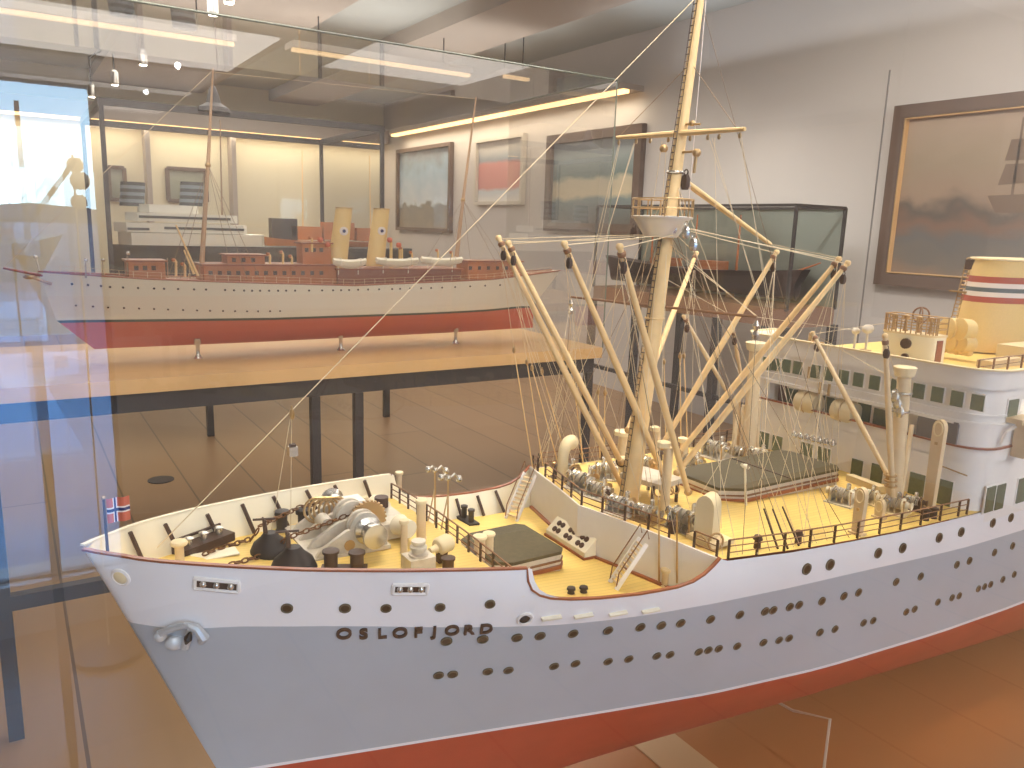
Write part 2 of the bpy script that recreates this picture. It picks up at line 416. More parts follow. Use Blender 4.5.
# ---- hull fittings at the bow: hawse ring, fairleads, steps, anchor
p = onhull(121, 577); nn = hull_normal(p)
MB().torus(p, nn, .38, .1).build('hawse_ring', M_white, ship)
MB().lathe(p, [(.36, -.1), (.32, .08), (.15, .13)], nn, 16).build('hawse_plug', M_cream, ship)
for (x0, y0, x1, y1) in ((195, 582.5, 239, 586.5), (393, 588.5, 427, 588.5)):
    a = onhull(x0, y0); b = onhull(x1, y1); c = (a+b)/2; nn = hull_normal(c); d = (b-a); L = d.length; d.normalize(); u = nn.cross(d)
    fr = MB(); pts = []
    for k in range(24):
        t = 2*PI*k/24; cx = math.cos(t); sx = math.sin(t)
        pts.append(c + d*(max(-1, min(1, cx*1.6))*(L/2)) + u*(max(-1, min(1, sx*1.6))*.27) + nn*.05)
    fr.path(pts, .1, closed=True); f_ = fr.build('fairlead', M_white, ship)
    R = Matrix((d, u, nn)).transposed()
    MB().box(c+nn*.0, (L, .5, .14), R).build('fairlead_slot', M_dark, f_)
    for k in (-.3, 0, .32):
        MB().ball(c+d*k*L+nn*.1+u*.05, .17, 8).build('roller', M_silver, f_)
p = onhull(525, 618.5); nn = hull_normal(p)
f_ = MB().torus(p+nn*.03, nn, .38, .08).build('fairlead', M_white, ship); MB().ball(p, .34, 10, (1, .35, .7)).build('fairlead_slot', M_black, f_)
for q in ((551, 616.5), (583, 614.5), (617.5, 612.3), (650, 609.5)):
    p = onhull(*q); nn = hull_normal(p); d = Vector((0, 0, 1)).cross(nn); R = Matrix((d, nn.cross(d), nn)).transposed()
    MB().box(p+nn*.1, (1.15, .12, .22), R).build('hull_step', M_ivory, ship)
p = onhull(186, 632); nn = hull_normal(p); d = Vector((0, 0, 1)).cross(nn).normalized(); u = nn.cross(d)
A = bpy.data.objects.new('anchor', None); COL.objects.link(A); A.parent = ship; A['label'] = 'silver stockless anchor housed on the bow'
def AP(x, y, z): return p + d*x + u*y + nn*z
M_anch = mat('pale blue grey anchor paint', (206, 210, 214), .35, metal=.25)
m = MB(); m.tube(AP(-.1, -.75, .2), AP(.35, .35, .2), .2, .17, 8); m.build('anchor_shank', M_anch, A)
m = MB(); m.path([AP(-1.15, .0, .15), AP(-.75, .3, .25), AP(-.2, .62, .3), AP(.35, .72, .3)], [.2, .17, .17, .1], 8); m.ball(AP(-1.1, -.05, .2), .3, 10, (1, .7, 1)); m.build('anchor_fluke', M_anch, A)
m = MB(); m.path([AP(.1, .75, .25), AP(.65, .55, .3), AP(.9, .0, .3), AP(.7, -.35, .25)], [.1, .2, .26, .16], 8); m.build('anchor_fluke', M_anch, A)
m = MB(); m.ball(AP(-.5, -.55, .1), .45, 10, (1.1, .6, .8)); m.build('anchor_crown', M_anch, A)
m = MB(); d2 = (AP(.45, .45, .45)-AP(.1, -.3, .45)); m.path([AP(.1, -.3, .42), AP(.28, .1, .5), AP(.4, .4, .42)], [.06, .2, .06], 8); m.build('anchor_eye', M_black, A)

# ---- generic fittings (each returns the part; sub-parts hang on it)
def lerp(a, b, t): return Vector(a)+(Vector(b)-Vector(a))*t
def mushroom(px, py, ptop, r, cap=1.7, mt=None, name='mushroom_ventilator'):
    r *= .78
    b = foot(px, py); t = ony(px, ptop, b.y); h = t.z-b.z
    m = MB().lathe(b-Vector((0, 0, .1)), [(r*1.25, 0), (r*1.2, .15), (r, .2), (r, h-.05)]); o = m.build(name, mt or M_post, ship)
    MB().lathe((b.x, b.y, b.z+h-.25), [(r*.9, 0), (r*cap*.9, .06), (r*cap, .16), (r*cap*.9, .26), (r*.3, .32)]).build('vent_cap', mt or M_cream, o)
    return o
def bollards(px0, py0, px1, py1, h=.95, r=.27, mt=None):
    a, b = foot(px0, py0), foot(px1, py1)
    o = MB().box((a+b)/2+Vector((0, 0, .05)), ((a-b).length+1.0, .8, .16), Matrix.Rotation(math.atan2(b.y-a.y, b.x-a.x), 3, 'Z')).build('bollard_bed', mt or M_dark, ship)
    for q in (a, b):
        MB().lathe(q, [(r, 0), (r, h*.85), (r*1.25, h*.87), (r*1.25, h), (r*.8, h+.04)]).build('bollard', mt or M_dark, o)
    return o
def cowl(px, py, ptop, r, bend=(1, 0), mt=M_cream, name='cowl_ventilator', rim=1.25):
    b = foot(px, py); t = ony(px, ptop, b.y); H = t.z-b.z; bx, by = Vector(bend).normalized() if True else bend
    pts = [b-Vector((0, 0, .1)), b+Vector((0, 0, H*.55))]
    rr = [r*1.05, r]
    for k in range(1, 7):
        a = PI*.62*k/6; R = H*.3
        pts.append(b+Vector((bx*R*(1-math.cos(a)), by*R*(1-math.cos(a)), H*.58+R*1.25*math.sin(a)))); rr.append(r*(1+.35*k/6))
    o = MB().path(pts, rr, 14).build(name, mt, ship)
    e = pts[-1]; dr = (pts[-1]-pts[-2]).normalized()
    MB().torus(e, dr, rr[-1]*1.0, r*.14, 14).build('cowl_rim', mt, o)
    MB().lathe(e-dr*.02, [(rr[-1]*.93, 0), (rr[-1]*.93, .05)], dr, 14).build('cowl_mouth', M_dark, o)
    return o
def winch(c, s=1.0, ang=0.0, mt=M_offgrey, drum=M_silver, gear=M_brass, name='cargo_winch', rope=True):
    R = Matrix.Rotation(ang, 3, 'Z'); c = Vector(c)
    def P(x, y, z): return c + R @ (Vector((x, y, z))*s)
    ax = R @ Vector((0, 1, 0))
    o = MB().box(P(0, 0, .08), (2.4*s, 2.6*s, .16*s), R).build(name, mt, ship)
    m = MB()
    for y in (-.95, .95):
        vs = [(-.95, .1), (.95, .1), (.55, 1.15), (.1, 1.35), (-.5, 1.15)]
        a = [m.bm.verts.new(P(x, y-.07, z)) for x, z in vs]; b = [m.bm.verts.new(P(x, y+.07, z)) for x, z in vs]; m.skin([a, b])
    m.build('winch_frame', mt, o)
    MB().lathe(P(0, -.85, .95), [(.62*s, 0), (.62*s, .1*s), (.4*s, .12*s), (.4*s, 1.55*s), (.62*s, 1.58*s), (.62*s, 1.7*s)], ax, 18).build('winch_drum', drum, o)
    if rope:
        m = MB()
        for k in range(7): m.torus(P(0, -.62+.2*k, .95), ax, .45*s, .09*s, 14, 5)
        m.build('wound_rope', M_offgrey, o)
    for sg in (-1, 1):
        MB().lathe(P(0, sg*1.02, .95), [(.22*s, 0), (.36*s, .05*s), (.24*s, .3*s), (.38*s, .55*s)], ax*sg, 12).build('warping_head', drum, o)
    m = MB().lathe(P(-.75, .62, .75), [(.55*s, 0), (.55*s, .12*s)], ax, 20); m.lathe(P(-.75, .6, .75), [(.2*s, 0), (.2*s, .2*s)], ax, 12)
    for k in range(20):
        a = 2*PI*k/20; m.box(P(-.75+.58*math.cos(a), .68, .75+.58*math.sin(a)), (.1*s, .12*s, .1*s), R)
    m.build('gear_wheel', gear, o)
    MB().lathe(P(-.95, -.75, .62), [(.2*s, 0), (.42*s, .05*s), (.42*s, .95*s), (.3*s, 1.05*s)], ax, 14).build('winch_motor', mt, o)
    m = MB()
    for k in range(3): m.path([P(.75, -.8+.55*k, .1), P(.8, -.8+.55*k, .9), P(.6, -.75+.55*k, 1.25), P(.1, -.7+.5*k, 1.5)], .07*s, 6)
    m.ball(P(.6, -.4, 1.3), .2*s, 8); m.ball(P(.3, .5, 1.5), .17*s, 8); m.lathe(P(-.9, .1, 1.2), [(.22*s, 0), (.22*s, .5*s), (.1*s, .6*s)], n=10)
    m.build('winch_piping', M_silver, o)
    m = MB(); m.tube(P(.8, 1.1, .1), P(.95, 1.1, 1.5), .05*s); m.tube(P(.5, -1.1, .1), P(.65, -1.1, 1.4), .05*s); m.ball(P(.95, 1.1, 1.5), .1*s, 6); m.build('brake_lever', M_brass, o)
    return o
def line(a, b, r=.026, mt=None, name='rigging_line', sag=0):
    a, b = Vector(a), Vector(b); r *= .78
    if sag: pts = [lerp(a, b, t/8)-Vector((0, 0, sag*math.sin(PI*t/8))) for t in range(9)]; return MB().path(pts, r, 5).build(name, mt or M_rope, ship)
    return MB().tube(a, b, r, r, 5).build(name, mt or M_rope, ship)
def block(p, s=.3, parent=None, mt=None):
    p = Vector(p); m = MB(); m.ball(p, s, 8, (.5, .8, 1.15)); m.torus(p+Vector((0, 0, s*1.2)), (1, 0, 0), s*.35, s*.1, 10, 4)
    return m.build('pulley_block', mt or M_dark, parent or ship)

# ---- forecastle
for x0, y0, x1, y1 in ((130,534,142,559),(165,526,177,548),(207,516,222,544),(242,506,255,534),(273,498,286,524),(306,492,317,514),(334,487,340,503),(364,482,373,503),(456,500,463,519),(477,497,484,516),(495,492,504,512)):
    # stanchion: top against the far bulwark, foot on deck a little inboard
    y = -5.0
    for _ in range(30):
        p = ony(x0, y0, y); y = -(hullb(p.x, p.z)-.4)
    t = ony(x0, y0, y); f = foot(x1, y1)
    f.x = .5*f.x+.5*t.x if False else f.x
    m = MB(); PT_ = []
    for k in range(9):
        xk = t.x+(f.x-t.x)*k/8; zk_ = t.z+.12+(f.z-.1-t.z)*k/8; PT_.append((xk, -(hullb(xk, zk_)-.5), zk_))
    m.path(PT_, .11, 6); m.build('bulwark_stay', M_railmetal if x0 > 1000 else M_dark, ship)
# flag at the stem head
fb = Vector((-1.15, 0, 12.0)); ft = ony(103.5, 497.5, .0); ft = Vector((ft.x, ft.y, ft.z)); fb = ony(108, 556, 0)
fs = MB().tube(fb, ft, .07, .05, 6).build('flagstaff', M_dark, ship); MB().ball(ft, .1, 6).build('truck', M_brass, fs)
m = MB(); W_, H_ = 22, 16; tl = ony(106, 499, 0); tr = ony(129.5, 497.5, 0)
ux = Vector((-1, 0, 0)); wdt = abs(tr.x-tl.x); hgt = 1.15
def fcol(i, j):
    d1 = 6 <= i < 10; d2 = 6 <= j < 10
    if 7 <= i < 9 or 7 <= j < 9: return 2
    return 1 if d1 or d2 else 0
V = [[m.bm.verts.new(tl+Vector((-wdt*i/W_, .06*math.sin(i*.5), -hgt*j/H_))) for i in range(W_+1)] for j in range(H_+1)]
for j in range(H_):
    for i in range(W_): m.mi = fcol(i, j); m._f([V[j][i], V[j][i+1], V[j+1][i+1], V[j+1][i]])
m.build('flag', [M_flagred, M_flagwhite, M_navy], fs, 'small red flag with a white and blue cross', recalc=False)
bp = ony(121, 556, -1.9); MB().torus(bp, (0, 1, .3), .32, .1).build('bow_chock', M_post, ship)
mushroom(180, 563, 541, .28, 1.9)
# roller fairlead on the far side
a, b = foot(187, 552), foot(221, 543); c = (a+b)/2; ang = math.atan2(b.y-a.y, b.x-a.x); R = Matrix.Rotation(ang, 3, 'Z')
rf = MB().box(c+Vector((0, 0, .22)), (3.1, 1.0, .45), R).build('roller_fairlead', M_dark, ship)
MB().box(c+R @ Vector((0, .42, .75)), (2.7, .12, .12), R).build('fairlead_bar', M_dark, rf)
for k in (-.9, 0, .9): MB().lathe(c+R @ Vector((k, 0, .42)), [(.2, 0), (.2, .35), (.26, .4), (.1, .48)]).build('roller', M_silver, rf)
# anchor chains
def chain(pts, r=.12, wl=.34, name='anchor_chain'):
    m = MB(); P = [Vector(p) for p in pts]; seg = []
    for a, b in zip(P, P[1:]):
        n = max(1, int((b-a).length/wl))
        for k in range(n): seg.append((lerp(a, b, k/n), (b-a).normalized()))
    for i, (p, d) in enumerate(seg):
        s1 = d.cross(Vector((0, 0, 1))).normalized(); s2 = s1 if i % 2 else Vector((0, 0, 1))
        m.path([p+d*.23*math.cos(t)+s2*r*math.sin(t) for t in [2*PI*k/8 for k in range(8)]], .045, 5, closed=True)
    return m.build(name, M_chain, ship)
up = Vector((0, 0, .15))
w0 = foot(352, 548)
chain([foot(206, 556)+up, foot(252, 541)+up, foot(262, 541)+Vector((0, 0, .9)), foot(300, 527)+Vector((0, 0, 1.2)), foot(340, 520)+Vector((0, 0, 1.4))])
chain([foot(232, 567)+up, foot(270, 556)+up, foot(288, 556)+Vector((0, 0, 1.0)), foot(330, 545)+Vector((0, 0, 1.3)), foot(362, 538)+Vector((0, 0, 1.7))])
MB().grid([[foot(198, 556)+Vector((0, 0, .04)), foot(228, 550)+Vector((0, 0, .04))], [foot(202, 561)+Vector((0, 0, .04)), foot(232, 554)+Vector((0, 0, .04))]]).__class__
m = MB(); c = foot(215, 555); m.box(c+Vector((0, 0, .03)), (2.2, 1.0, .06)); m.build('chain_plate', M_ivory, ship)
for (px, py, sc) in ((269, 551, 1.0), (292, 569, 1.12)):
    c = foot(px, py)+Vector((0, 0, -.05))
    o = MB().lathe(c+Vector((0, .3, 0)), [(1.0*sc, 0), (1.02*sc, .25*sc), (.85*sc, .65*sc), (.5*sc, .95*sc), (.32*sc, 1.2*sc)], n=20).build('hawse_pipe_cover', M_black, ship)
    MB().tube(c+Vector((.2, .3, .9*sc)), c+Vector((.25, .2, 1.9*sc)), .13, .1, 8).build('cover_spindle', M_dark, o)
    m = MB(); tp = c+Vector((.25, .2, 1.9*sc)); m.tube(tp-Vector((.55, -.1, 0)), tp+Vector((.55, -.1, .05)), .06); m.tube(tp-Vector((.0, .3, 0)), tp+Vector((0, .3, 0)), .05); m.build('cover_handle', M_dark, o)
bs = foot(282, 530); MB().lathe(bs, [(.38, 0), (.3, .1), (.32, .9), (.42, .95), (.42, 1.15), (.25, 1.2)]).build('capstan', M_black, ship)
bs = foot(304, 527); MB().lathe(bs, [(.42, 0), (.34, .1), (.34, .8), (.46, .85), (.46, 1.1), (.25, 1.15)]).build('capstan', M_black, ship)
# windlass: big pale bed with rounded cheeks, two chain gypsies, brass gears
wc = foot(350, 548); zb = wc.z
wl = bpy.data.objects.new('windlass', None); COL.objects.link(wl); wl.parent = ship; wl['label'] = 'pale grey anchor windlass with brass gears'
def PP(x, y, z): return Vector((wc.x+x, wc.y+y, zb+z))
m = MB().box(PP(.2, -1.6, .08), (4.3, 5.2, .2)); m.build('windlass_bed', M_offgrey, wl)
for y in (.75, -.55, -1.9, -3.2):
    m = MB(); vs = [(2.2, .15), (-1.8, .15), (-1.75, .9), (-1.2, 1.35), (-.3, 1.5), (.5, 1.35), (1.2, .95), (1.9, .55)]
    a = [m.bm.verts.new(PP(x, y-.12, z)) for x, z in vs]; b = [m.bm.verts.new(PP(x, y+.12, z)) for x, z in vs]; m.skin([a, b]); m.build('windlass_cheek', M_offgrey, wl)
MB().lathe(PP(-.55, 1.0, 1.35), [(.35, 0), (.72, .06), (.75, .35), (.52, .5), (.5, 1.0), (.68, 1.15), (.66, 1.3), (.3, 1.34)], (0, 1, 0), 20).build('windlass_drum', M_silver, wl)
MB().lathe(PP(-.55, .15, 1.35), [(.85, 0), (.85, .2), (.6, .25), (.6, .45), (.85, .5), (.85, .7)], (0, 1, 0), 22).build('chain_gypsy', M_offgrey, wl)
MB().lathe(PP(-.5, -1.7, 1.4), [(.85, 0), (.85, .2), (.6, .25), (.6, .5), (.85, .55), (.85, .75)], (0, 1, 0), 22).build('chain_gypsy', M_offgrey, wl)
MB().tube(PP(-.5, -3.6, 1.4), PP(-.5, 1.2, 1.4), .22, .22, 10).build('windlass_shaft', M_silver, wl)
MB().lathe(PP(-.5, -4.3, 1.35), [(.65, 0), (.68, .15), (.48, .3), (.48, .8), (.3, .9)], (0, 1, 0), 20).build('windlass_drum', M_silver, wl)
m = MB().lathe(PP(-1.3, -.75, 1.2), [(1.0, 0), (1.0, .18), (.3, .2), (.3, .3)], (0, 1, 0), 28)
for k in range(28): m.box(PP(-1.3+1.03*math.cos(2*PI*k/28), -.66, 1.2+1.03*math.sin(2*PI*k/28)), (.1, .16, .1))
m.build('gear_wheel', M_brass, wl)
m = MB(); m.lathe(PP(.8, -1.2, 1.0), [(.4, 0), (.42, 1.0), (.3, 1.1)], (0, -1, 0), 14); m.build('windlass_motor', M_offgrey, wl)
m = MB().box(PP(-1.0, -2.6, 1.3), (1.4, 1.2, 1.0)); m.build('gear_case', M_white, wl)
for k in range(5): MB().torus(PP(.8-.25*k, -3.0+.1*k, 1.3), (.3, 1, .2), .7, .07).build('rope_hank', M_brass, wl)
MB().lathe(PP(.35, .3, .55), [(.28, 0), (.3, .6)], (0, 1, 0), 12).build('windlass_roller', M_brass, wl)
# second machine: pale boxes and drums aft of the windlass
c = foot(392, 540); m = MB().box(c+Vector((-.2, -1.2, .55)), (1.7, 2.6, .9)); o = m.build('mooring_winch', M_offgrey, ship)
MB().lathe(c+Vector((-.3, .1, .95)), [(.55, 0), (.6, .12), (.5, .3), (.5, 1.1), (.2, 1.15)], (-.2, 1, 0), 18).build('winch_drum', M_ivory, o)
MB().lathe(c+Vector((-.4, -3.6, .95)), [(.5, 0), (.55, .12), (.48, .3), (.48, 1.1), (.2, 1.15)], (-.2, 1, 0), 18).build('winch_drum', M_ivory, o)
MB().lathe(c+Vector((-.3, -2.2, 1.2)), [(.4, 0), (.4, .6)], (0, 0, 1), 14).build('winch_head', M_dark, o)
c = foot(420, 571); m = MB().box(c+Vector((0, -.2, .4)), (1.4, 1.2, .8)); m.lathe(c+Vector((0, -.2, .8)), [(k*.74, h*.8) for k, h in [(.7, 0), (.7, .15), (.45, .22), (.48, .38), (.6, .45), (.6, .62), (.42, .7), (.5, .8), (.5, 1.0), (.2, 1.02)]]); o = m.build('mooring_capstan', M_offgrey, ship)
MB().lathe(c+Vector((-.75, -.4, .8)), [(.15, 0), (.2, .45), (.4, .5), (.48, .62), (.48, 1.3), (.35, 1.45)], (-1, -.25, .1), 18).build('capstan_motor', M_cream, o)
MB().box(c+Vector((-1.5, -.5, .3)), (.5, .4, .6)).build('motor_bracket', M_dark, o)
bollards(331, 569, 357, 570, 1.0, .34)
bollards(464, 519, 471, 523, 1.0, .2, M_black)
mushroom(399, 500, 472, .26, 1.6); mushroom(421, 538, 500, .34, 1.3); mushroom(404, 553, 520, .24, 1.5); mushroom(365, 527, 497, .2, 1.4)
mushroom(479, 570, 536, .42, 1.35); mushroom(488, 566, 533, .38, 1.35)
bollards(448, 572, 470, 570, .8, .3)
# twin signal lamps on stands
for (px, pt, pb) in ((435, 470, 530), (448, 478, 538)):
    b = foot(px, pb); t = ony(px, pt, b.y)
    o = MB().tube(b, t, .07, .06, 8).build('lamp_stand', M_brass, ship)
    m = MB(); m.path([t+Vector((.5, .1, .1)), t+Vector((.2, 0, .25)), t+Vector((-.2, 0, 0)), t+Vector((-.5, -.1, .15)), t+Vector((-.8, -.1, -.15))], .09, 6)
    m.ball(t+Vector((-.85, -.1, -.2)), .24, 8); m.ball(t+Vector((.55, .1, .15)), .22, 8); m.ball(t, .2, 8); m.build('bell_lamp', M_silver, o)
    MB().tube(b+Vector((.9, .4, 0)), lerp(b, t, .72), .05).build('stand_brace', M_brass, o)

# ---- railings
def railing(pts, h=1.15, nr=3, step=1.9, name='railing', lean=0):
    P = [Vector(p) for p in pts]; m = MB()
    for k in range(1, nr+1): m.path([p+Vector((0, 0, h*k/nr)) for p in P], .035 if k < nr else .05, 5)
    o = m.build(name, M_railmetal, ship); acc = 0; last = P[0]; posts = [P[0]]
    for a, b in zip(P, P[1:]):
        L = (b-a).length; d = step-acc
        while d < L: posts.append(lerp(a, b, d/L)); d += step
        acc = (L-(d-step))
    posts.append(P[-1])
    base = None
    for q in posts:
        if base is None:
            mm = MB(); mm.box((0, 0, h/2), (.09, .13, h)); base = mm.build('stanchion', M_dark if nr == 3 else M_railmetal, o); base.location = q
        else:
            c = base.copy(); COL.objects.link(c); c.parent = o; c.location = q
    return o
railing([(-18.25, (hullb(-18.25, 10.5)-.5)*v, 10.42+.28*(1-v*v)) for v in [-1+i/8 for i in range(17)]], 1.1, 3, 1.3)
railing([(-X, (hb(-X)-.18), zdeck_edge(-X, 9.5)) for X in [31.2+i*2.3 for i in range(11)]], 1.15, 3, 2.2)
railing([(-X, -(hb(-X)-.18), zdeck_edge(-X, 9.5)) for X in [31.2+i*2.3 for i in range(11)]], 1.15, 3, 2.2)
for rng in ((-9.3, -8.2), (-6.6, 6.3), (7.9, 9.3)):
    pts = []
    for i in range(9):
        y = rng[0]+(rng[1]-rng[0])*i/8; pts.append((-WXF(y)-.25, y, zdeck(-WXF(y)-.6, y)))
    railing(pts, 1.15, 3, 1.7)

# ---- ladders
def ladder(a, b, w=.9, n=10, rail=True, side=None):
    a, b = Vector(a), Vector(b); d = b-a; s = side or d.cross(Vector((0, 0, 1))).normalized(); m = MB()
    for k in (-1, 1): m.path([a+s*w/2*k, b+s*w/2*k], 0, flat=(.05, .13))
    o = m.build('stair_ladder', M_white, ship)
    m = MB()
    for i in range(1, n):
        p = lerp(a, b, i/n); m.tube(p-s*w/2, p+s*w/2, .07, .07, 5)
    m.build('ladder_treads', M_post, o)
    if rail:
        for k in (-1, 1):
            u = Vector((0, 0, .85)); m = MB(); m.path([a+s*w/2*k+u*.2, a+s*w/2*k+u+d*.06, b+s*w/2*k+u, b+s*w/2*k+d*.08+u*.1], .04, 5); m.build('hand_rail', M_railmetal, o)
    return o
a = foot(613, 586); b = Vector((-29.6, 7.15, zdeck(-30, 7)+.2)); q = onz(643, 540, 10.6)
ladder(a, (q.x, q.y, 10.55), 1.0, 11)
a = foot(511, 520); q = onz(530, 473, 10.8); ladder(a, (q.x, q.y, 10.75), 1.0, 11)

# ---- skylight box with round lights against the wall
a = foot(546, 535.5); b = foot(584.5, 560); d = (b-a).normalized(); L = (b-a).length; R = Matrix.Rotation(math.atan2(d.y, d.x), 3, 'Z')
c = (a+b)/2; nrm = Vector((-d.y, d.x, 0))
if nrm.x < 0: nrm = -nrm
m = MB(); prof = [(0, -.1), (0, .45), (-.86, 1.25), (-.86, -.1)]
A_ = [m.bm.verts.new(a+nrm*u+Vector((0, 0, v))) for u, v in prof]; B_ = [m.bm.verts.new(b+nrm*u+Vector((0, 0, v))) for u, v in prof]; m.skin([A_, B_])
sk = m.build('skylight_box', M_ivory, ship, 'cream slope topped box with round lights')
MB().box(c+Vector((0, 0, .08))-nrm*.38, (L+.12, 1.0, .16), R).build('box_plinth', M_rail, sk)
sl = (Vector((0, 0, .8))-nrm*.86); sn = sl.normalized(); fn = d.cross(sn); 
if fn.z < 0: fn = -fn
for g in range(3):
    for i in range(2):
        for j in range(2):
            p = a+d*(L*(.2+.3*g)+(-.22+.44*i)) + Vector((0, 0, .45))+sl*(.28+.42*j)
            MB().lathe(p-fn*.05, [(.19, 0), (.19, .12), (.1, .13)], fn, 12).build('round_light', M_dark, sk)

# ---- hatches
def hatch(x0, x1, w, z, h, arc=.0, split=None, cut=0.8):
    pts = [(x0, -w+cut*.6), (x0, w-cut*.6), (x0-cut, w), (x1+cut*.4, w), (x1, w-cut*.4), (x1, -w+cut*.4), (x1+cut*.4, -w), (x0-cut, -w)]
    o = MB().prism(pts, z-.3, z+h-.12).build('hatch_coaming', M_offgrey, ship)
    MB().path([(x, y, z+.15) for x, y in [(p[0]*1, p[1]*1.03) for p in pts]], 0, flat=(.08, .12), closed=True).build('coaming_foot', M_rail, o)
    MB().path([(x, y, z+h*.52) for x, y in [(p[0], p[1]*1.02) for p in pts]], 0, flat=(.07, .05), closed=True).build('coaming_ledge', M_railmetal, o)
    m = MB(); n = 6; V = []
    poly = [(x*1, y*1.03) for x, y in pts]
    m.prism(poly, z+h-.12, z+h+.08); m.build('hatch_cover', M_hatch, o)
    if split: MB().box((split, 0, z+h+.1), (.14, w*2.02, .08)).build('cover_joint', M_dark, o)
    return o
hatch(-20.3, -25.1, 2.45, 8.25, 1.05, cut=1.0)
hatch(-38.6, -51.2, 2.75, 9.95, .95, split=-45.0, cut=1.6)
m = MB(); q = foot(746, 505); tq = ony(745, 466, q.y); o = MB().tube(q, tq, .09, .07, 8).build('lamp_stand', M_ivory, ship); m.tube(tq+Vector((.35, 0, .15)), tq+Vector((-.4, 0, -.2)), .1); m.ball(tq, .2, 8, (1.4, 1, .8)); m.build('lamp_head', M_ivory, o)
for (px, py, sc) in ((571, 592, .3), (583.5, 591, .3)):
    q = foot(px, py+1); MB().lathe(q, [(.22, 0), (.18, .08), (.18, .18), (.26, .22), (.23, .34), (.1, .36)]).build('bollard', M_black, ship)
mushroom(665, 586, 569, .28, 1.5)
# tall awning poles crossing the wall
for px, py, ptop in ((659, 584, 500), (677, 583, 512)):
    q = foot(px, py); t = ony(px, ptop, q.y); MB().tube(q, t, .06, .05, 6).build('awning_pole', M_brass, ship)

# ---- mast
mb0 = Vector((-31.95, 0, 9.9)); mtop = Vector((-35.25, 0, 42.9))
def mastp(z): return lerp(mb0, mtop, (z-mb0.z)/(mtop.z-mb0.z))
o_mast = MB().path([mb0, mastp(22), mastp(30), mtop], [.66, .58, .46, .25], 18).build('mast', M_spar, ship, 'tall buff raked foremast')
MB().torus(mastp(32), (0, 0, 1), .48, .1).build('mast_band', M_silver, o_mast)
MB().torus(mastp(22.8), (0, 0, 1), .6, .06).build('mast_band', M_spar, o_mast)
MB().lathe(mtop, [(.28, 0), (.32, .12), (.15, .25)]).build('mast_cap', M_brass, o_mast)
m = MB(); fo = Vector((.0, 0, 0))
za = 10.5
while za < 42.5:
    p = mastp(za); rr = .66-.4*(za-9.9)/33+.08; m.tube(p+Vector((rr, -.15, 0)), p+Vector((rr, .15, 0)), .035, .035, 4); za += .42
for sgn in (-1, 1): m.path([mastp(10)+Vector((.74, sgn*.15, 0)), mastp(42.6)+Vector((.34, sgn*.15, 0))], .022, 4)
m.build('mast_ladder', M_dark, o_mast)
# yard
yl, yr = ony(617, 137.5, -5.9), ony(745, 129, 5.6)
yl = Vector((-34.0, -6.0, 34.5)); yr = Vector((-34.0, 5.7, 34.1))
yl = onx(617, 137.5, -34.2); yr = onx(745, 129, -34.2)
o_y = MB().path([yl, (yl+yr)/2, yr], [.12, .2, .12], 8).build('signal_yard', M_spar, ship)
for t in (.02, .18, .3, .45, .62, .75, .83, .97): block(lerp(yl, yr, t)-Vector((0, 0, .35)), .16, o_y, M_brass)
# spreader with thin rods
sl_, sr_ = onx(571, 297, -34.0), onx(757, 317, -34.0)
o_s = MB().tube(sl_, sr_, .09, .09, 6).build('spreader', M_railmetal, ship)
for e in (sl_, sr_):
    MB().lathe(e-Vector((0, 0, 1.3)), [(.16, 0), (.22, .3), (.1, .5), (.22, .8), (.1, 1.1)]).build('stay_insulator', M_silver, o_s)
# lookout platform: silver screen, rails and brackets
pc = mastp(29.2)+Vector((.9, 0, 0)); o_p = MB().lathe(pc+Vector((-.3, 0, -.1)), [(1.9, 0), (1.95, .12), (1.8, .16)], n=24).build('crow_nest', mat('bright silver paint', (228, 226, 222), .3, metal=.35), ship)
m = MB(); rows = []
for z in (-.1, -.7, -1.25):
    k = 1-.28*(-z); rows.append([pc+Vector((-.3+1.85*max(.3, 1+z*.35)*math.cos(t), 1.85*max(.3, 1+z*.35)*math.sin(t), z)) for t in [(-150+i*14)*PI/180 for i in range(22)]])
m.grid(rows); m.build('nest_screen', MATS['bright silver paint'], o_p)
m = MB()
for z in (.55, 1.1): m.torus(pc+Vector((-.3, 0, z)), (0, 0, 1), 1.9, .05, 24, 5)
for k in range(14): a = 2*PI*k/14; m.tube(pc+Vector((-.3+1.9*math.cos(a), 1.9*math.sin(a), 0)), pc+Vector((-.3+1.9*math.cos(a), 1.9*math.sin(a), 1.1)), .05, .05, 5)
m.build('nest_rail', M_brass, o_p)
for (yy, zz) in ((-2.6, -1.1), (2.2, -.9), (2.9, -1.6), (1.1, -.6)):
    block(pc+Vector((-.3, yy, zz)), .42, o_p, M_silver if yy > 0 else M_dark)
# little lights on the mast
m = MB(); q = mastp(33.2); m.tube(q+Vector((0, -.2, 0)), q+Vector((0, 1.6, .0)), .08); m.ball(q+Vector((0, 1.6, -.1)), .28, 8); m.tube(q+Vector((0, 1.6, -.2)), q+Vector((0, 1.5, -1.3)), .1); m.ball(q+Vector((.6, -.7, .25)), .28, 8); m.build('mast_lamp', M_brass, o_mast)
q = mastp(34.6); m = MB(); m.tube(q+Vector((0, .2, .3)), q+Vector((0, 1.6, .2)), .07); m.ball(q+Vector((0, .9, .3)), .2, 8); m.build('mast_lamp', M_brass, o_mast)
# gaff
ga = mastp(31.4)+Vector((-.5, .5, 0)); gb = ony(770, 244, 0.0)
for dy in (-.18, .18): MB().tube(ga+Vector((0, dy, 0)), gb+Vector((0, dy*.3, 0)), .14, .12, 8).build('gaff', M_spar, ship)
block(ga, .5, ship, M_dark)

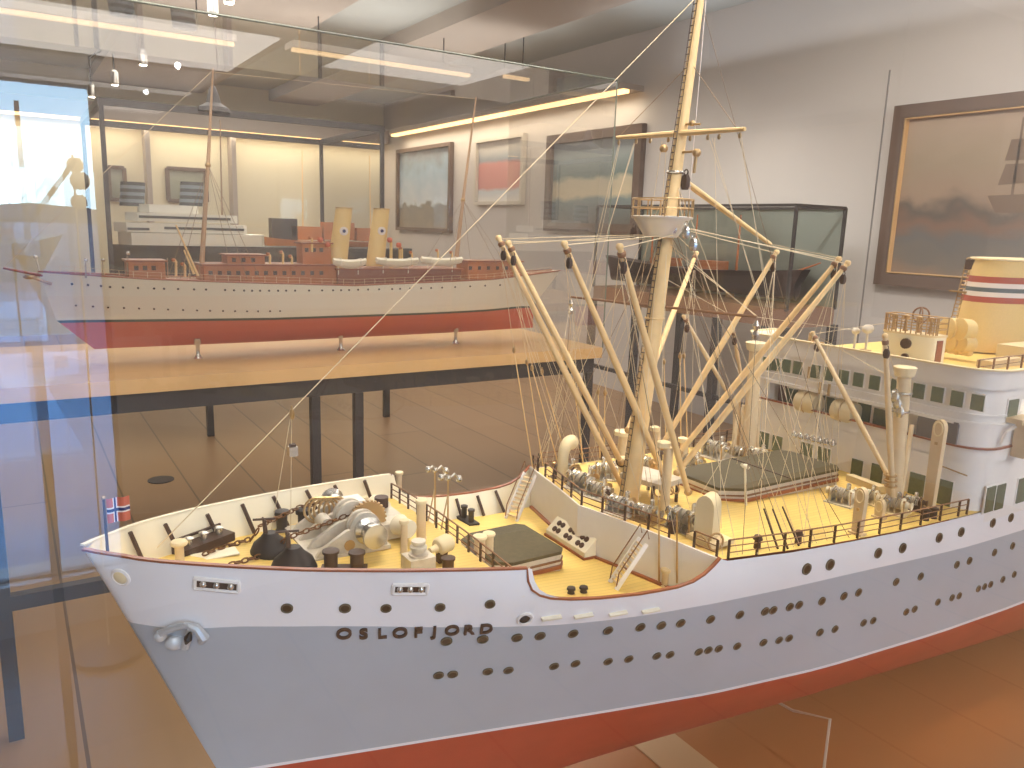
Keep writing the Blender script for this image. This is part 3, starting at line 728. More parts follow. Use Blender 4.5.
# ---- derrick posts, booms
def boom(tip, foot_, r=.215, name='cargo_boom', mt=None):
    tip, foot_ = Vector(tip), Vector(foot_)
    o = MB().path([foot_, lerp(foot_, tip, .45), tip], [r*.85, r*1.1, r*.7], 12).build(name, mt or M_spar, ship)
    d = (tip-foot_).normalized()
    MB().lathe(tip-d*.5, [(r*1.05, 0), (r*1.15, .2), (r*.9, .28)], d, 10).build('boom_band', M_railmetal, o)
    MB().ball(tip+d*.08, r*1.0, 8).build('boom_head', M_brass if False else M_spar, o)
    block(tip-d*.5+Vector((0, .15, -.6)), .33, o)
    MB().ball(foot_, r*1.25, 8).build('boom_gooseneck', M_brass, o)
    return tip
T = {}
T[1] = boom(ony(499, 239, -6), ony(624, 490, -1.6)); T[2] = boom(ony(509, 244, -5), ony(621, 462, -2.2))
T[3] = boom(ony(565, 245, 1), ony(664, 475, .8)); T[4] = boom(ony(620, 248, 6), ony(688, 492, 2.4))
T[5] = boom(ony(696, 254, -8.3), ony(628, 430, -3.2)); T[6] = boom(ony(776, 253, -.5), ony(661, 447, -3.2))
T[7] = boom(ony(838, 260, 4.7), ony(680, 452, -1.5)); T[8] = boom(ony(847, 264, 5.5), ony(677, 473, .3))
T[9] = boom(ony(684, 317, -7), ony(727, 392, -9.0), .17, mt=M_post); T[10] = boom(ony(733, 330, -8), ony(741, 376, -9.5), .17, mt=M_post)
for (px, py, pt, r) in ((664, 513, 442, .33), (623, 462, 431, .55), (655, 455, 427, .32), (683, 466, 438, .3)):
    b = foot(px, py); t = ony(px, pt, b.y)
    o = MB().lathe(b-Vector((0, 0, .1)), [(r*1.15, 0), (r*.95, .2), (r*.9, t.z-b.z-.3)], n=14).build('derrick_post', M_post, ship)
    MB().lathe((t.x, t.y, t.z-.35), [(r, 0), (r*1.35, .05), (r*1.35, .35), (r*.9, .42)], n=14).build('post_cap', M_cream, o)
# mast table
c = foot(650, 497); tt = ony(650, 478, c.y); h = tt.z-c.z
o = MB().box((c.x, c.y, c.z+h), (2.6, 3.4, .35), Matrix.Rotation(.2, 3, 'Z')).build('mast_table', M_offgrey, ship)
for dx in (-1.1, 1.1):
    for dy in (-1.4, 1.4): MB().tube((c.x+dx, c.y+dy, c.z-.1), (c.x+dx, c.y+dy, c.z+h), .12).build('table_leg', M_dark, o)
for k in range(4): MB().torus((c.x-.9+.5*k, c.y+1.4, c.z+h-.5), (1, .3, 0), .32, .06).build('table_ring', M_brass, o)
# winches and other gear on the cargo deck
def w_at(px, py, *a, **k): return winch(foot(px, py), *a, **k)
w_at(582, 489, .82, .2); w_at(598, 497, .7, .3); w_at(566, 478, .75, .3, M_dark, M_brass)
w_at(620, 513, .75, .3); w_at(646, 520, .68, .35, M_brass, M_silver); w_at(684, 529, .85, .1, M_silver, M_silver)
w_at(605, 478, .8, 1.2); w_at(715, 457, .95, .2); w_at(692, 468, .7, .2)
w_at(648, 470, .7, 0, M_brass, M_brass)
MB().torus(foot(715, 550)+Vector((0, 0, .5)), (.2, 1, .1), .5, .07).build('hand_wheel', M_brass, ship)
MB().torus(foot(700, 546)+Vector((0, 0, .3)), (.2, .6, .6), .35, .06).build('hand_wheel', M_brass, ship)
for px, py in ((672, 533), (757, 548), (798, 543), (608, 500), (660, 460)): 
    q = foot(px, py); MB().lathe(q, [(.22, 0), (.18, .5), (.3, .55), (.2, .8)]).build('bollard', M_dark, ship)
cowl(562, 480, 443, .38, (-1, -.45), M_cream); cowl(624, 486, 458, .3, (1, .5)); 
c = foot(706, 541); t = ony(706, 494, c.y); H = t.z-c.z
m = MB(); prof = []
for k in range(9):
    a = PI*k/8; prof.append((-.75*math.cos(a), H-.75+.75*math.sin(a)))
prof = [(-.75, -.2)]+prof+[(.75, -.2)]
A_ = [m.bm.verts.new((c.x-u*.25-.45, c.y+u*.72-.15, c.z+v)) for u, v in prof]; B_ = [m.bm.verts.new((c.x-u*.25+.6, c.y+u*.72+.25, c.z+v)) for u, v in prof]; m.skin([A_, B_])
o = m.build('box_ventilator', M_cream, ship); MB().box((c.x-.1, c.y+.2, c.z+.2), (1.9, 2.0, .3)).build('vent_base', M_cream, o)
# near the house: curved vents, winches, drums
def hook_vent(px, py, pt, r, lean=0.0):
    b = foot(px, py); t = ony(px, pt, b.y); H = t.z-b.z; m = MB()
    pf = [(-r*.8, -.1), (-r, H-r*1.5)]+[(-r*math.cos(PI*k/10), H-r*1.5+r*1.5*math.sin(PI*k/10)) for k in range(1, 10)]+[(r, H-r*1.5), (r*.8, -.1)]
    A_ = [m.bm.verts.new((b.x-r*.55, b.y+u, b.z+v)) for u, v in pf]; B_ = [m.bm.verts.new((b.x+r*.55, b.y+u, b.z+v)) for u, v in pf]; m.skin([A_, B_])
    o = m.build('swan_neck_ventilator', M_post, ship, ang=45)
    c = Vector((b.x+r*.55, b.y, b.z+H-r*1.55)); m = MB(); m.path([c+Vector((.02, r*.72*math.cos(2*PI*k/20), r*1.15*math.sin(2*PI*k/20))) for k in range(20)], r*.12, 6, closed=True); m.build('mouth_rim', M_cream, o)
    MB().box(c-Vector((0, 0, r*2.4)), (.1, r*.5, r*.5)).build('vent_latch', M_brass, o)
    k_ = lean
    MB().box((b.x, b.y, b.z+.08), (r*1.8, r*2.6, .16)).build('vent_foot', M_post, o); return o
hook_vent(857, 534, 489, .36); hook_vent(929, 507, 422, .43); hook_vent(879, 518, 500, .32)
w_at(842, 503, .75, .2, M_offgrey, M_ivory); w_at(868, 502, .65, .2, M_cream, M_ivory); w_at(893, 512, .75, .25, M_cream, M_ivory); w_at(912, 508, .6, .3, M_dark, M_dark)
w_at(757, 462, .8, .2, M_cream, M_ivory); w_at(740, 458, .7, .2, M_cream, M_brass); w_at(773, 463, .5, .2, M_cream, M_ivory)
for px, py in ((925, 520), (933, 518)): q = foot(px, py); MB().lathe(q, [(.26, 0), (.22, .55), (.32, .6), (.32, .75), (.1, .8)]).build('bollard', M_black, ship)
m = MB(); q = foot(865, 487); m.box(q+Vector((0, 0, .3)), (3.2, .7, .5), Matrix.Rotation(1.4, 3, 'Z')); m.build('pipe_duct', M_cream, ship)
# kingposts in front of the house
def kingpost(px, py, pt, r, cap=True, slant=0):
    b = foot(px, py); t = ony(px+slant, pt, b.y)
    o = MB().path([b-Vector((0, 0, .1)), lerp(b, t, .6), t], [r*1.05, r, r*.9], 16).build('kingpost', M_post, ship)
    if cap: MB().lathe(t-Vector((0, 0, .5)), [(r*.9, 0), (r*1.3, .1), (r*1.5, .55), (r*1.55, .7), (r*1.4, .75)], n=18).build('kingpost_cap', M_cream, o)
    return o, b, t
k1, kb, kt = kingpost(893, 503, 370, .5, slant=12)
for dz in (-2.3, -1.9, -2.8): block(kt+Vector((.9, .3-.5*(dz+2.3), dz)), .4, k1, M_silver)
m = MB(); m.torus(kt-Vector((0, 0, 1.6)), (0, 0, 1), .6, .1); m.torus(kt-Vector((0, 0, 2.9)), (0, 0, 1), .6, .08); m.build('kingpost_band', M_silver, k1)
kf = ony(889, 478, kb.y+.6)
boom(ony(885, 337, kb.y+.8), ony(893, 505, kb.y+1.0), .2, mt=M_post); boom(ony(813, 334, .0), kf, .19, mt=M_post)
m = MB(); 
for k in range(3): m.torus(kf+Vector((.1*k, .2, -.5+.4*k)), (0, 0, 1), .38, .08)
m.build('heel_fitting', M_brass, ship)
q0 = ony(905, 505, kb.y); MB().tube(foot(899, 506), ony(912, 425, kb.y-.5), .2, .16).build('stowed_boom', M_post, ship)
k2, kb2, kt2 = kingpost(748, 458, 345, .55, slant=8)
kingpost(737, 454, 400, .35, False)
for px, pt in ((741, 405), (756, 400), (733, 415)): b = foot(px, 457); MB().tube(b, ony(px+3, pt, b.y), .22, .18).build('stowed_boom', M_post, ship)
# floodlight spar hung in front of the house
a, b = onx(793, 434, -53.3), onx(836, 444, -53.3); o = MB().tube(a, b, .1).build('lamp_spar', M_silver, ship)
for k in range(7): q = lerp(a, b, .06+.145*k); MB().lathe(q+Vector((.1, 0, -.25)), [(.12, 0), (.28, .15), (.2, .5), (.08, .6)]).build('flood_lamp', M_silver, o)
for k in range(6): q = lerp(a, b, .2+.12*k); line(q, foot(808+4*k, 497-k), .022)
for k in range(3): q = lerp(a, b, .2+.3*k); line(q, onx(822+2*k, 392, -54), .02)

# ================================================================== superstructure
def rounded(x0, x1, w, r, n=6):
    pts = []
    for k in range(n+1): a = PI/2*k/n; pts.append((x0-r+r*math.cos(PI/2-a) if False else x0-r+r*math.sin(a), -(w-r+r*math.cos(a))))
    for k in range(n+1): a = PI/2*k/n; pts.append((x0-r+r*math.cos(a), (w-r+r*math.sin(a))))
    pts += [(x1, w), (x1, -w)]; return pts
def house(name, x0, x1, w, r, z0, z1, label=None, mt=None):
    return MB().prism(rounded(x0, x1, w, r), z0, z1).build(name, mt or M_white, ship, label, ang=30)
FX = -54.5
h1 = house('superstructure', FX, -118, 11.03, 2.2, 8.4, 12.9, 'white house front below the promenade')
# promenade bulwark
def shell(x0, x1, w, r, z0, z1, th, name, mt=None):
    m = MB(); P = rounded(x0, x1, w, r); Q = rounded(x0-th, x1, w-th, r)
    for A__, z in ((P, 0),):
        rows = [[(x, y, z0) for x, y in P[:-2]+[P[-2]]][:0]]
    po = [P[-1]]+P[:-1]; qo = [Q[-1]]+Q[:-1]
    m.grid([[(x, y, z0) for x, y in po], [(x, y, z1) for x, y in po], [(x, y, z1) for x, y in qo], [(x, y, z0) for x, y in qo]])
    return m.build(name, mt or M_white, ship, ang=30)
shell(FX, -118, 11.03, 2.2, 12.85, 13.9, .18, 'promenade_bulwark')
P = rounded(FX+.03, -118, 11.05, 2.2); MB().path([(x, y, 13.95) for x, y in [P[-1]]+P[:-1]], 0, flat=(.16, .07)).build('promenade_rail', M_rail, ship)
house('promenade_house', FX-1.5, -116, 9.8, .6, 12.85, 15.8, 'recessed white wall behind the promenade')
for sg in (1, -1):   # closed corners of the promenade
    m = MB(); pl = [(FX-.02, sg*7.6), (FX-.02, sg*8.8)]+[(FX-2.2+2.2*math.cos(PI/2*k/6), sg*(8.82+2.2*math.sin(PI/2*k/6))) for k in range(1, 7)]+[(FX-8, sg*11.02), (FX-8, sg*9.7), (FX-2.6, sg*7.6)]
    m.prism(pl, 13.9 if False else 13.0, 15.8); m.build('promenade_corner', M_white, ship, ang=30)
h3 = house('bridge_house', FX-.15, -59.0, 11.0, 2.4, 15.55, 18.3, 'white bridge front with a row of square windows')
house('bridge_rear_house', -58.9, -110, 7.4, .3, 15.55, 18.25)
house('bridge_ledge', FX+.12, -59, 11.2, 2.5, 15.5, 15.75)
house('window_ledge', FX+.02, -59, 11.1, 2.45, 16.25, 16.38)
shell(FX+.1, -59.2, 11.2, 2.5, 18.2, 19.55, .2, 'bridge_screen')
P = rounded(FX+.15, -59.2, 11.25, 2.5); MB().path([(x, y, 19.6) for x, y in [P[-1]]+P[:-1]], 0, flat=(.2, .06)).build('bridge_rail', M_cream, ship)
house('bridge_roof_deck', FX-.25, -59.1, 10.9, 2.3, 18.2, 18.35, mt=M_deck); house('bridge_roof_deck', -59, -110, 7.5, .3, 18.2, 18.36, mt=M_deck)
MB().path([(FX+.06, y, z) for y, z in ((8.5, 12.2), (10.3, 12.0))], .05).build('side_rail', M_brass, ship)
def window(px, py, x, w, h, name='window', side=None):
    if side is None: p = onx(px, py, x); d = (.12, w, h); e = Vector((.08, 0, 0)); df = (.1, w+.12, h+.12); 
    else: p = ony(px, py, side); d = (w, .12, h); e = Vector((0, .06, 0)); df = (w+.22, .1, h+.22)
    o = MB().box(p, df).build('window_frame', M_white, ship); MB().box(p+e, d).build('window_pane', M_glassdark, o)
for q in [(767.6,363.5),(776.4,364.5),(787,365.8),(798.2,367.8),(816,371.5),(829,373.8),(844.3,377),(859,379.7),(875.2,382.6),(897,386.5),(919.3,391),(938,394.5),(957.6,398.7),(978,402.6)]:
    window(q[0], q[1], FX-.12, .86, 1.1)
window(1012, 407.5, 0, 1.3, 1.2, side=11.02)
for q in [(792,398.5),(818.4,404.5),(832,408),(864.3,414.3),(880.5,419.8)]: window(q[0], q[1], FX-1.45, 1.15, 1.75)
for q, w in (((777, 392.5), 2.4),): 
    p = onx(q[0], q[1], FX-1.4); MB().box(p, (.1, w, 1.8)).build('promenade_shade_panel', mat('shaded brown opening', (120, 84, 68), .6), ship)  # solid brown panel, its colour stands for shade in the open passage
p = onx(937, 430, FX+.02); MB().box(p, (.16, 3.0, 1.75)).build('promenade_shade_panel', mat('grey opening shade', (104, 100, 104), .3), ship)  # grey panel painted as the shaded depth of the other passage
for q, w, h in (((764.6, 441.4), 1.0, 1.7), ((777.5, 445.3), 1.0, 1.7), ((806.5, 456), 1.15, 2.3), ((823.7, 461), 1.15, 2.3), ((857, 471), .95, 1.9), ((877, 476), .95, 1.9), ((917, 485.4), 1.15, 1.85), ((943.5, 492), 1.25, 1.85)):
    window(q[0], q[1], FX+.0, w, h)
window(989, 499, 0, 1.15, 1.9, side=11.05); window(999, 496.5, 0, 1.15, 1.9, side=11.05); window(1020.5, 490, 0, 1.2, 1.9, side=11.05)
# cream covered drums on the promenade front
for q in ((808.6, 402.5), (845.7, 411.5)):
    p = onx(q[0], q[1], FX-.55); o = MB().lathe(p-Vector((0, 1.0, 0)), [(.3, 0), (.85, .05), (.95, .3), (.95, 1.6), (.85, 1.95), (.3, 2.0)], (0, 1, 0), 18).build('canvas_drum', M_cream, ship)
    MB().torus(p, (0, 1, 0), .97, .05).build('drum_strap', M_brass, o)
for q in ((820, 388), (829, 390), (809, 372.5)):
    p = onx(q[0], q[1], FX+.15); MB().tube(p+Vector((0, 0, .5)), p-Vector((0, 0, .5)), .12).build('wall_bracket', M_brass, ship)
# corner gun-metal box on the near side
p = ony(1020, 432, 11.6); o = MB().box(p+Vector((0, 0, .9)), (2.2, 1.1, .35)).build('side_light_box', M_post, ship); MB().box(p+Vector((-.6, 0, -.7)), (1.0, .9, 2.4)).build('light_box_body', M_post, o)
MB().path([p+Vector((1.7, -.4, -.9)), p+Vector((1.5, -.2, .1)), p+Vector((.8, 0, .5))], .12).build('side_bracket', M_white, ship)
# wheelhouse on top
c = onx(908, 352, -58.5); wy_ = (onx(930, 352, -58.5).y-onx(877, 352, -58.5).y)/2; ytop = onx(908, 335, -58.5).z
cy = (onx(930, 352, -58.5).y+onx(877, 352, -58.5).y)/2
m = MB(); pl = [(-58.5-.7+.7*math.cos(a), cy+wy_*math.sin(a)) for a in [PI/2*k/8 for k in range(-8, 9)]]+[(-60.6, cy+wy_), (-60.6, cy-wy_)]
o = m.prism(pl, 18.3, ytop).build('wheelhouse_cabin', M_ivory, ship, ang=30)
MB().prism([(x*1.001+.05, (y-cy)*1.04+cy) for x, y in pl], ytop-.02, ytop+.15).build('cabin_roof', M_cream, o)
p = onx(906, 343.5, -58.45); MB().lathe(p-Vector((.1, 0, 0)), [(.42, 0), (.42, .25), (.2, .28)], (1, 0, 0), 14).build('round_window', M_dark, o)
p = onx(905, 357, -58.45); MB().lathe(p-Vector((.1, 0, 0)), [(.3, 0), (.3, .25), (.2, .28)], (1, 0, 0), 14).build('round_window', M_dark, o)
p = onx(933, 352, -59.6); MB().box((-59.7, cy+wy_, p.z), (.8, .12, 1.9)).build('cabin_door', M_rail, o)
pr_ = [(x, y, ytop+.15) for x, y in pl]; m = MB()
for z in (.45, .9, 1.35): m.path([Vector(p)+Vector((0, 0, z)) for p in pr_], .05, 5, closed=True)
for i, p_ in enumerate(pr_): m.tube(p_, Vector(p_)+Vector((0, 0, 1.4)), .06, .06, 5)
m.build('cabin_railing', M_brass, o)
for (px, py) in ((893, 330), (905, 330), (918, 331), (930, 333)):
    q = onx(px, py, -59.8); m = MB(); m.lathe((q.x, q.y, ytop+.15), [(.24, 0), (.14, .25), (.1, .95), (.24, 1.0), (.28, 1.25), (.08, 1.35)]); m.build('compass_stand', M_brass, o)
q = onx(921, 315, -61.5); m = MB(); m.torus(q, (.6, .5, 0), .62, .08); m.torus(q, (-.5, .6, 0), .6, .06); m.tube(q-Vector((0, 0, .6)), q-Vector((0, 0, 1.8)), .12); m.build('direction_finder_loop', M_railmetal, o)
for (px, py, r) in ((868, 329, .5), (856, 331, .35)):
    q = onx(px, py, -57.5); m = MB(); m.ball(q, r, 10, (1.2, .9, .8)); m.tube(q, (q.x, q.y, 18.3), .1); m.build('deck_searchlight', M_offgrey, ship)
for (px, py) in ((793, 338), (812, 333), (821, 342), (863, 349), (868, 350)):
    q = onx(px, py, -55.6); m = MB(); m.lathe((q.x, q.y, 18.3), [(.25, 0), (.15, .3), (.3, .6), (.25, max(.8, q.z-18.3))]); m.build('binnacle', M_brass, ship)
# funnel and its ventilators
def zfun(py, px=985): return ony(px, py, -2).z
fc = Vector((-77.5, 0, 0)); zl = [(345, 0), (299, 1), (294, 0), (289.5, 2), (285, 1), (280, 0), (274.5, 3)]
def frr(z): return 4.9-.045*(z-18)
fl = []
def fun_ring(m, z, grow=1.0):
    lean = -(z-18)*.14
    r = frr(z)*grow; P_ = [Vector((fc.x+lean+r*1.22*math.cos(2*PI*k/40), r*.72*math.sin(2*PI*k/40), z)) for k in range(40)]
    return P_ if m is None else [m.bm.verts.new(v) for v in P_]
zz = [18.5, None]
FZ = {k: ony(985, k, -1.5).z for k in (299.5, 294, 289.5, 285.5, 281, 275, 258.5)}
m = MB(); m.skin([fun_ring(m, 18.5), fun_ring(m, (18.5+FZ[299.5])/2), fun_ring(m, FZ[299.5])]); o_f = m.build('funnel', M_funnel, ship, 'buff funnel with red, white and blue grey bands', ang=50)
ks = [299.5, 294, 289.5, 285.5, 281, 275, 258.5]; ms = [M_bandred, M_flagwhite, M_bluegrey, M_flagwhite, M_bandred, M_funnel]
for a, b, mm in zip(ks, ks[1:], ms):
    m = MB(); m.skin([fun_ring(m, FZ[a]), fun_ring(m, FZ[b])]); m.build('funnel_band' if mm is not M_funnel else 'funnel_top', mm, o_f)
m = MB(); m.path(fun_ring(None, FZ[258.5], 1.005), .12, 6, closed=True); m.build('funnel_lip', M_cream, o_f)
m = MB(); p0 = fun_ring(None, 18.6, 1.04)[36]; p1 = fun_ring(None, FZ[258.5], 1.04)[36]
for dy in (-.3, .3): m.tube(p0+Vector((0, dy, 0)), p1+Vector((0, dy, 0)), .06)
for k in range(24): q = lerp(p0, p1, k/23); m.tube(q-Vector((0, .3, 0)), q+Vector((0, .3, 0)), .05, .05, 4)
m.build('funnel_ladder', M_brass, o_f); q = lerp(p0, p1, .93); 
m = MB(); m.box(q+Vector((.15, .3, 0)), (.3, 1.0, .9)); m.build('funnel_whistle', M_dark, o_f)
m = MB(); m.box(lerp(p0, p1, .62)+Vector((.2, .8, 0)), (.4, 3.5, .15)); m.build('whistle_platform', M_brass, o_f)
for q, r in (((954, 330), .95), ((966, 331), .95), ((957, 344), .7), ((968, 345), .7), ((944, 341), .65)):
    p = onx(q[0], q[1], -66.0); o = MB().lathe(p-Vector((.6, 0, 0)), [(r*.6, 0), (r, .1), (r, 1.2), (r*.7, 1.3)], (1, -.3, .1), 18).build('funnel_deck_ventilator', M_funnel, ship)
    MB().tube(p, (p.x-.3, p.y, 18.9), r*.5, r*.5, 10).build('vent_trunk', M_funnel, o)
MB().box((-66.5, 5.6, 18.65), (5, 1.2, .6)).build('deck_locker', M_post, ship); MB().box((-73, 5.0, 19.0), (6, 3.0, 1.4)).build('deck_house', M_cream, ship)
railing([(-60-2.2*i, 7.2, 18.4) for i in range(8)], 1.1, 2, 2.2)

# ---- rigging
def lp(px, py, y): return ony(px, py, y)
fsa = foot(148, 557); line(fsa, mastp(42.3)+Vector((.4, 0, 0)), .035)
st = (ony(303, 415, 0) - fsa); tt_ = (ony(303, 415, 0).x-fsa.x)/(mastp(42.3).x+.4-fsa.x)
hp = lerp(fsa, mastp(42.3)+Vector((.4, 0, 0)), tt_)
block(hp-Vector((0, 0, .2)), .28, ship, M_brass); line(hp, (hp.x+.2, hp.y-.1, zdeck(hp.x, 0)), .022); line(hp, (hp.x+1.3, hp.y-.3, zdeck(hp.x+1, 0)), .022)
lp0 = hp-Vector((0, 0, 2.2)); o = MB().box(lp0, (.45, .45, .5)).build('anchor_lamp', M_silver, ship); MB().box(lp0+Vector((0, 0, .32)), (.3, .3, .12)).build('lamp_top', M_dark, o)
# topping lifts
nest = mastp(28.3)
for k in (1, 2, 3, 4): line(T[k], nest+Vector((.6, -1.2+.6*k, -.2)), .035)
for k in (5, 6, 7, 8): line(T[k], nest+Vector((-.6, .5*(k-6), .3)), .035)
line(T[1]+Vector((0, 0, -.2)), nest+Vector((.6, -1.2, -.5)), .03)
line(mastp(27.5), onx(757, 316, -36), .03); line(mastp(27.5)+Vector((0, .5, 0)), sr_, .03)
line(mastp(25.5), onx(725, 312, -38), .025); line(gb, T[7]+Vector((0, .3, .1)), .03)
# shrouds and guys: far side tackles with rods
def tackle(bpx, bpy, tpx, tpy, y, up_=None):
    a = lp(bpx, bpy, y); b = lp(tpx, tpy, y)
    o = MB().tube(a, b, .06, .045, 6).build('guy_tackle', M_spar, ship); block(b, .22, o, M_brass)
    if up_ is not None: line(b, up_, .022)
tackle(533, 470, 514, 350, -9.2, T[1]); tackle(543, 466, 527, 362, -9.2, T[2]); tackle(562, 478, 532, 368, -7, T[2]); tackle(562, 443, 542, 372, -9.2, T[2])
tackle(583, 462, 574, 384, -8.8, T[3]); tackle(600, 458, 598, 392, -8.8, nest); tackle(604, 460, 605, 393, -8.6, T[4]); tackle(688, 455, 684, 356, -9, T[5]); tackle(666, 450, 664, 362, -9, nest)
tackle(681, 450, 680, 356, -9.2, T[5])
DK = M_dkrope
for i, X in enumerate((25.5, 29.0, 31.5, 33.5, 35.5, 38.5)):
    for sg in (-1, 1):
        line(mastp(28.0 if i % 2 else 31)+Vector((0, sg*.5, 0)), (-X-3, sg*(hb(-X-3)-.25), zdeck_edge(-X-3, 9.5)+.1) if X > 26 else (-30.9, sg*9.4, 10.5), .024, M_rope if (i+sg) % 3 else DK)
# yard halyards
for t, tx in ((.98, (-37.5, 9.9, 10.0)), (.97, (-38.2, 9.9, 10.0)), (.78, (-39.5, 10.0, 9.9)), (.76, (-40.3, 10.0, 9.9)), (.8, (-34.5, 6, 10)), (.02, (-31.5, -9.3, 10.5)), (.03, (-32.3, -9.3, 10.5)), (.16, (-30.6, -8.8, 10.5)), (.17, (-30.2, -8.6, 10.5)), (.4, (-33, -3, 10.2)), (.44, (-31, 2, 10.2))):
    line(lerp(yl, yr, t)-Vector((0, 0, .4)), tx, .022)
line(mastp(38.6), yl+(yr-yl)*.01, .03, DK); line(mastp(38.6), yl+(yr-yl)*.95, .03, DK)
line(mastp(42.4), (-47.5, 5.0, 10.0), .022, DK); line(mastp(42.4)+Vector((-.2, .3, 0)), (-34.6, .9, 28), .03, M_flagwhite)
line(mastp(42.4), onx(800, 150, -60), .02, DK) if False else None
# lines down from the boom heads
for k, ends in ((1, ((575, 476), (566, 470))), (2, ((590, 480), (600, 482), (583, 470))), (3, ((640, 505), (600, 480))), (4, ((655, 520), (690, 520), (648, 505))), (5, ((668, 455), (690, 460))), (6, ((757, 480), (735, 478), (722, 500))), (7, ((770, 525), (690, 520), (755, 500))), (8, ((835, 492), (828, 480), (800, 500)))):
    for e in ends: line(T[k]-Vector((0, 0, .8)), foot(*e)+Vector((0, 0, .6)), .022)
# heavier guys that come down to the near rail
for a, e in ((nest, (788, 549)), (nest+Vector((-.3, .3, .3)), (778, 549)), (mastp(31), (799, 546)), (T[7], (803, 545)), (T[6], (757, 556)), (nest, (657, 535)), (T[4], (675, 538)), (T[4], (668, 520)), (sr_, (742, 556)), (sl_, (560, 468)), (sl_, (583, 465)), (sl_, (545, 470)), (T[2], (620, 470)), (T[1], (622, 462))):
    line(a, foot(*e)+Vector((0, 0, .1)), .026, M_rope if e[0] % 2 else DK)
for (a, b) in (((778, 549), (762, 500)), ((788, 549), (770, 505)), ((799, 546), (789, 500))):
    q = foot(*a); MB().tube(q, lerp(q, nest, .12), .07, .05).build('rigging_screw', M_dark, ship)
line(ony(813, 334, 0), (-62.5, 0, ytop+.9), .025); line(ony(757, 317, 4), onx(862, 331, -60), .02)
line(ony(813, 334, 0), ony(905, 385, kb.y), .025); line(ony(885, 337, kb.y+.8), kt-Vector((0, 0, 2)), .025)
for k in range(3): line(ony(813, 336, 0), foot(828+5*k, 494), .02)
line(T[8], ony(813, 334, 0), .02) if False else None

# ================================================================== CASE OF THE BIG MODEL
fb_ = Z0-.20
own = empty('display_case', (-1.6, 0, 0), 'glass display case on an oak base holding the large ship in the foreground', 'display case')
def loc(o, p): o.location = -Vector(p.location); return o
bx0 = wz(650, 759, fb_).x; bx1 = wz(694, 750, fb_).x; bx2 = -3.95
m = MB(); m.box(((bx1+bx2)/2, .02, fb_-.025), (bx1-bx2, .86, .05)); o = m.build('case_base', M_boardedge, own, smooth=False); o.location = (1.6, 0, 0)
m = MB(); m.box((bx0+.09, .02, fb_-.025), (.18, .86, .05)); o = m.build('case_base', M_boardedge, own, smooth=False); o.location = (1.6, 0, 0)
m = MB(); m.box(((bx1+bx0)/2, .02, fb_-.024), (bx0-bx1, .86, .052)); o = m.build('base_edge_strip', mat('pale ash edging', (214, 184, 140), .5), own, smooth=False); o.location = (1.6, 0, 0)
m = MB(); m.box(((bx0+bx2)/2-.05, .02, fb_-.1), (bx0-bx2-.3, .6, .08)); o = m.build('case_apron', M_steel, own); o.location = (1.6, 0, 0)
for lx in (bx0-.25, -3.6):
    for ly in (-.34, .38): o = MB().box((lx, ly, (fb_-.1)/2), (.05, .05, fb_-.12)).build('leg', M_steel, own); o.location = (1.6, 0, 0)
YP = .45
m = MB(); m.box((-1.3, YP, Z0+.25), (5.2, .006, 1.1)); 
def pane(name, pts, parent, mt, off):
    m = MB(); m.grid([[pts[0], pts[1]], [pts[3], pts[2]]]); o = m.build(name, mt, parent, recalc=False, smooth=False); o.location = off; return o
m.bm.free()
pane('front_glass', [(1.6, YP, fb_), (-4.0, YP, fb_), (-4.0, YP, 2.15), (1.6, YP, 2.15)], own, M_glass, (1.6, 0, 0))
pane('rear_glass', [(1.6, -.42, fb_), (-4.0, -.42, fb_), (-4.0, -.42, 2.15), (1.6, -.42, 2.15)], own, M_glassdim, (1.6, 0, 0))
a, b = wy(890, 70, -.415), wy(862, 300, -.415)
o = MB().tube(a, (a.x, a.y, fb_), .0022, .0022, 6).build('glass_joint', mat('grey silicone joint', (120, 116, 114), .4), own); o.location = (1.6, 0, 0)
# clear cradle plate under the hull: pale lit edge
t = ony(830, 719, 9.0)*S; t.z += Z0
pts = [(t.x, -t.y*1.0, fb_), (t.x, -t.y, t.z), (t.x, -.12, t.z-.025), (t.x, 0, t.z-.03), (t.x, .12, t.z-.022), (t.x, t.y, t.z), (t.x, t.y, fb_)]
m = MB().path(pts, .0022, 5); o = m.build('cradle_plate', M_acrylic, own); o.location = (1.6, 0, 0)

# ================================================================== ROOM
XW, YF, XL, YB, HC = -5.0, -11.0, 3.6, 3.4, 3.35
def wallmat(n, rgb, var=.03): return mat(n, rgb, .8, var=var, vscale=.7)
M_wall = wallmat('pale grey wall paint', (199, 194, 190)); M_wallw = wallmat('cream wall paint', (224, 218, 192)); M_ceil = wallmat('grey ceiling paint', (182, 188, 186)); M_beam = wallmat('warm grey beam paint', (172, 162, 152))
M_floor = plank_mat('wide oak floorboards', (154, 120, 83), 'X', .36, .03, dark=.45, var=.14, rough=.32, board=7.0, offset=.05, grain=2.2)
struct(MB().box(((XW+XL)/2, (YF+YB)/2, -.05), (XL-XW+.4, YB-YF+.4, .1)).build('floor', M_floor))
struct(MB().box(((XW+XL)/2, (YF+YB)/2, HC+.05), (XL-XW+.4, YB-YF+.4, .1)).build('ceiling', M_ceil))
struct(MB().box((XW-.05, (YF+YB)/2, HC/2), (.1, YB-YF+.2, HC)).build('wall_right', M_wall))
struct(MB().box((XL+.05, (YF+YB)/2, HC/2), (.1, YB-YF+.2, HC)).build('wall_left', M_wall))
struct(MB().box(((XW+XL)/2, YF-.05, HC/2), (XL-XW, .1, HC)).build('wall_far', M_wallw))
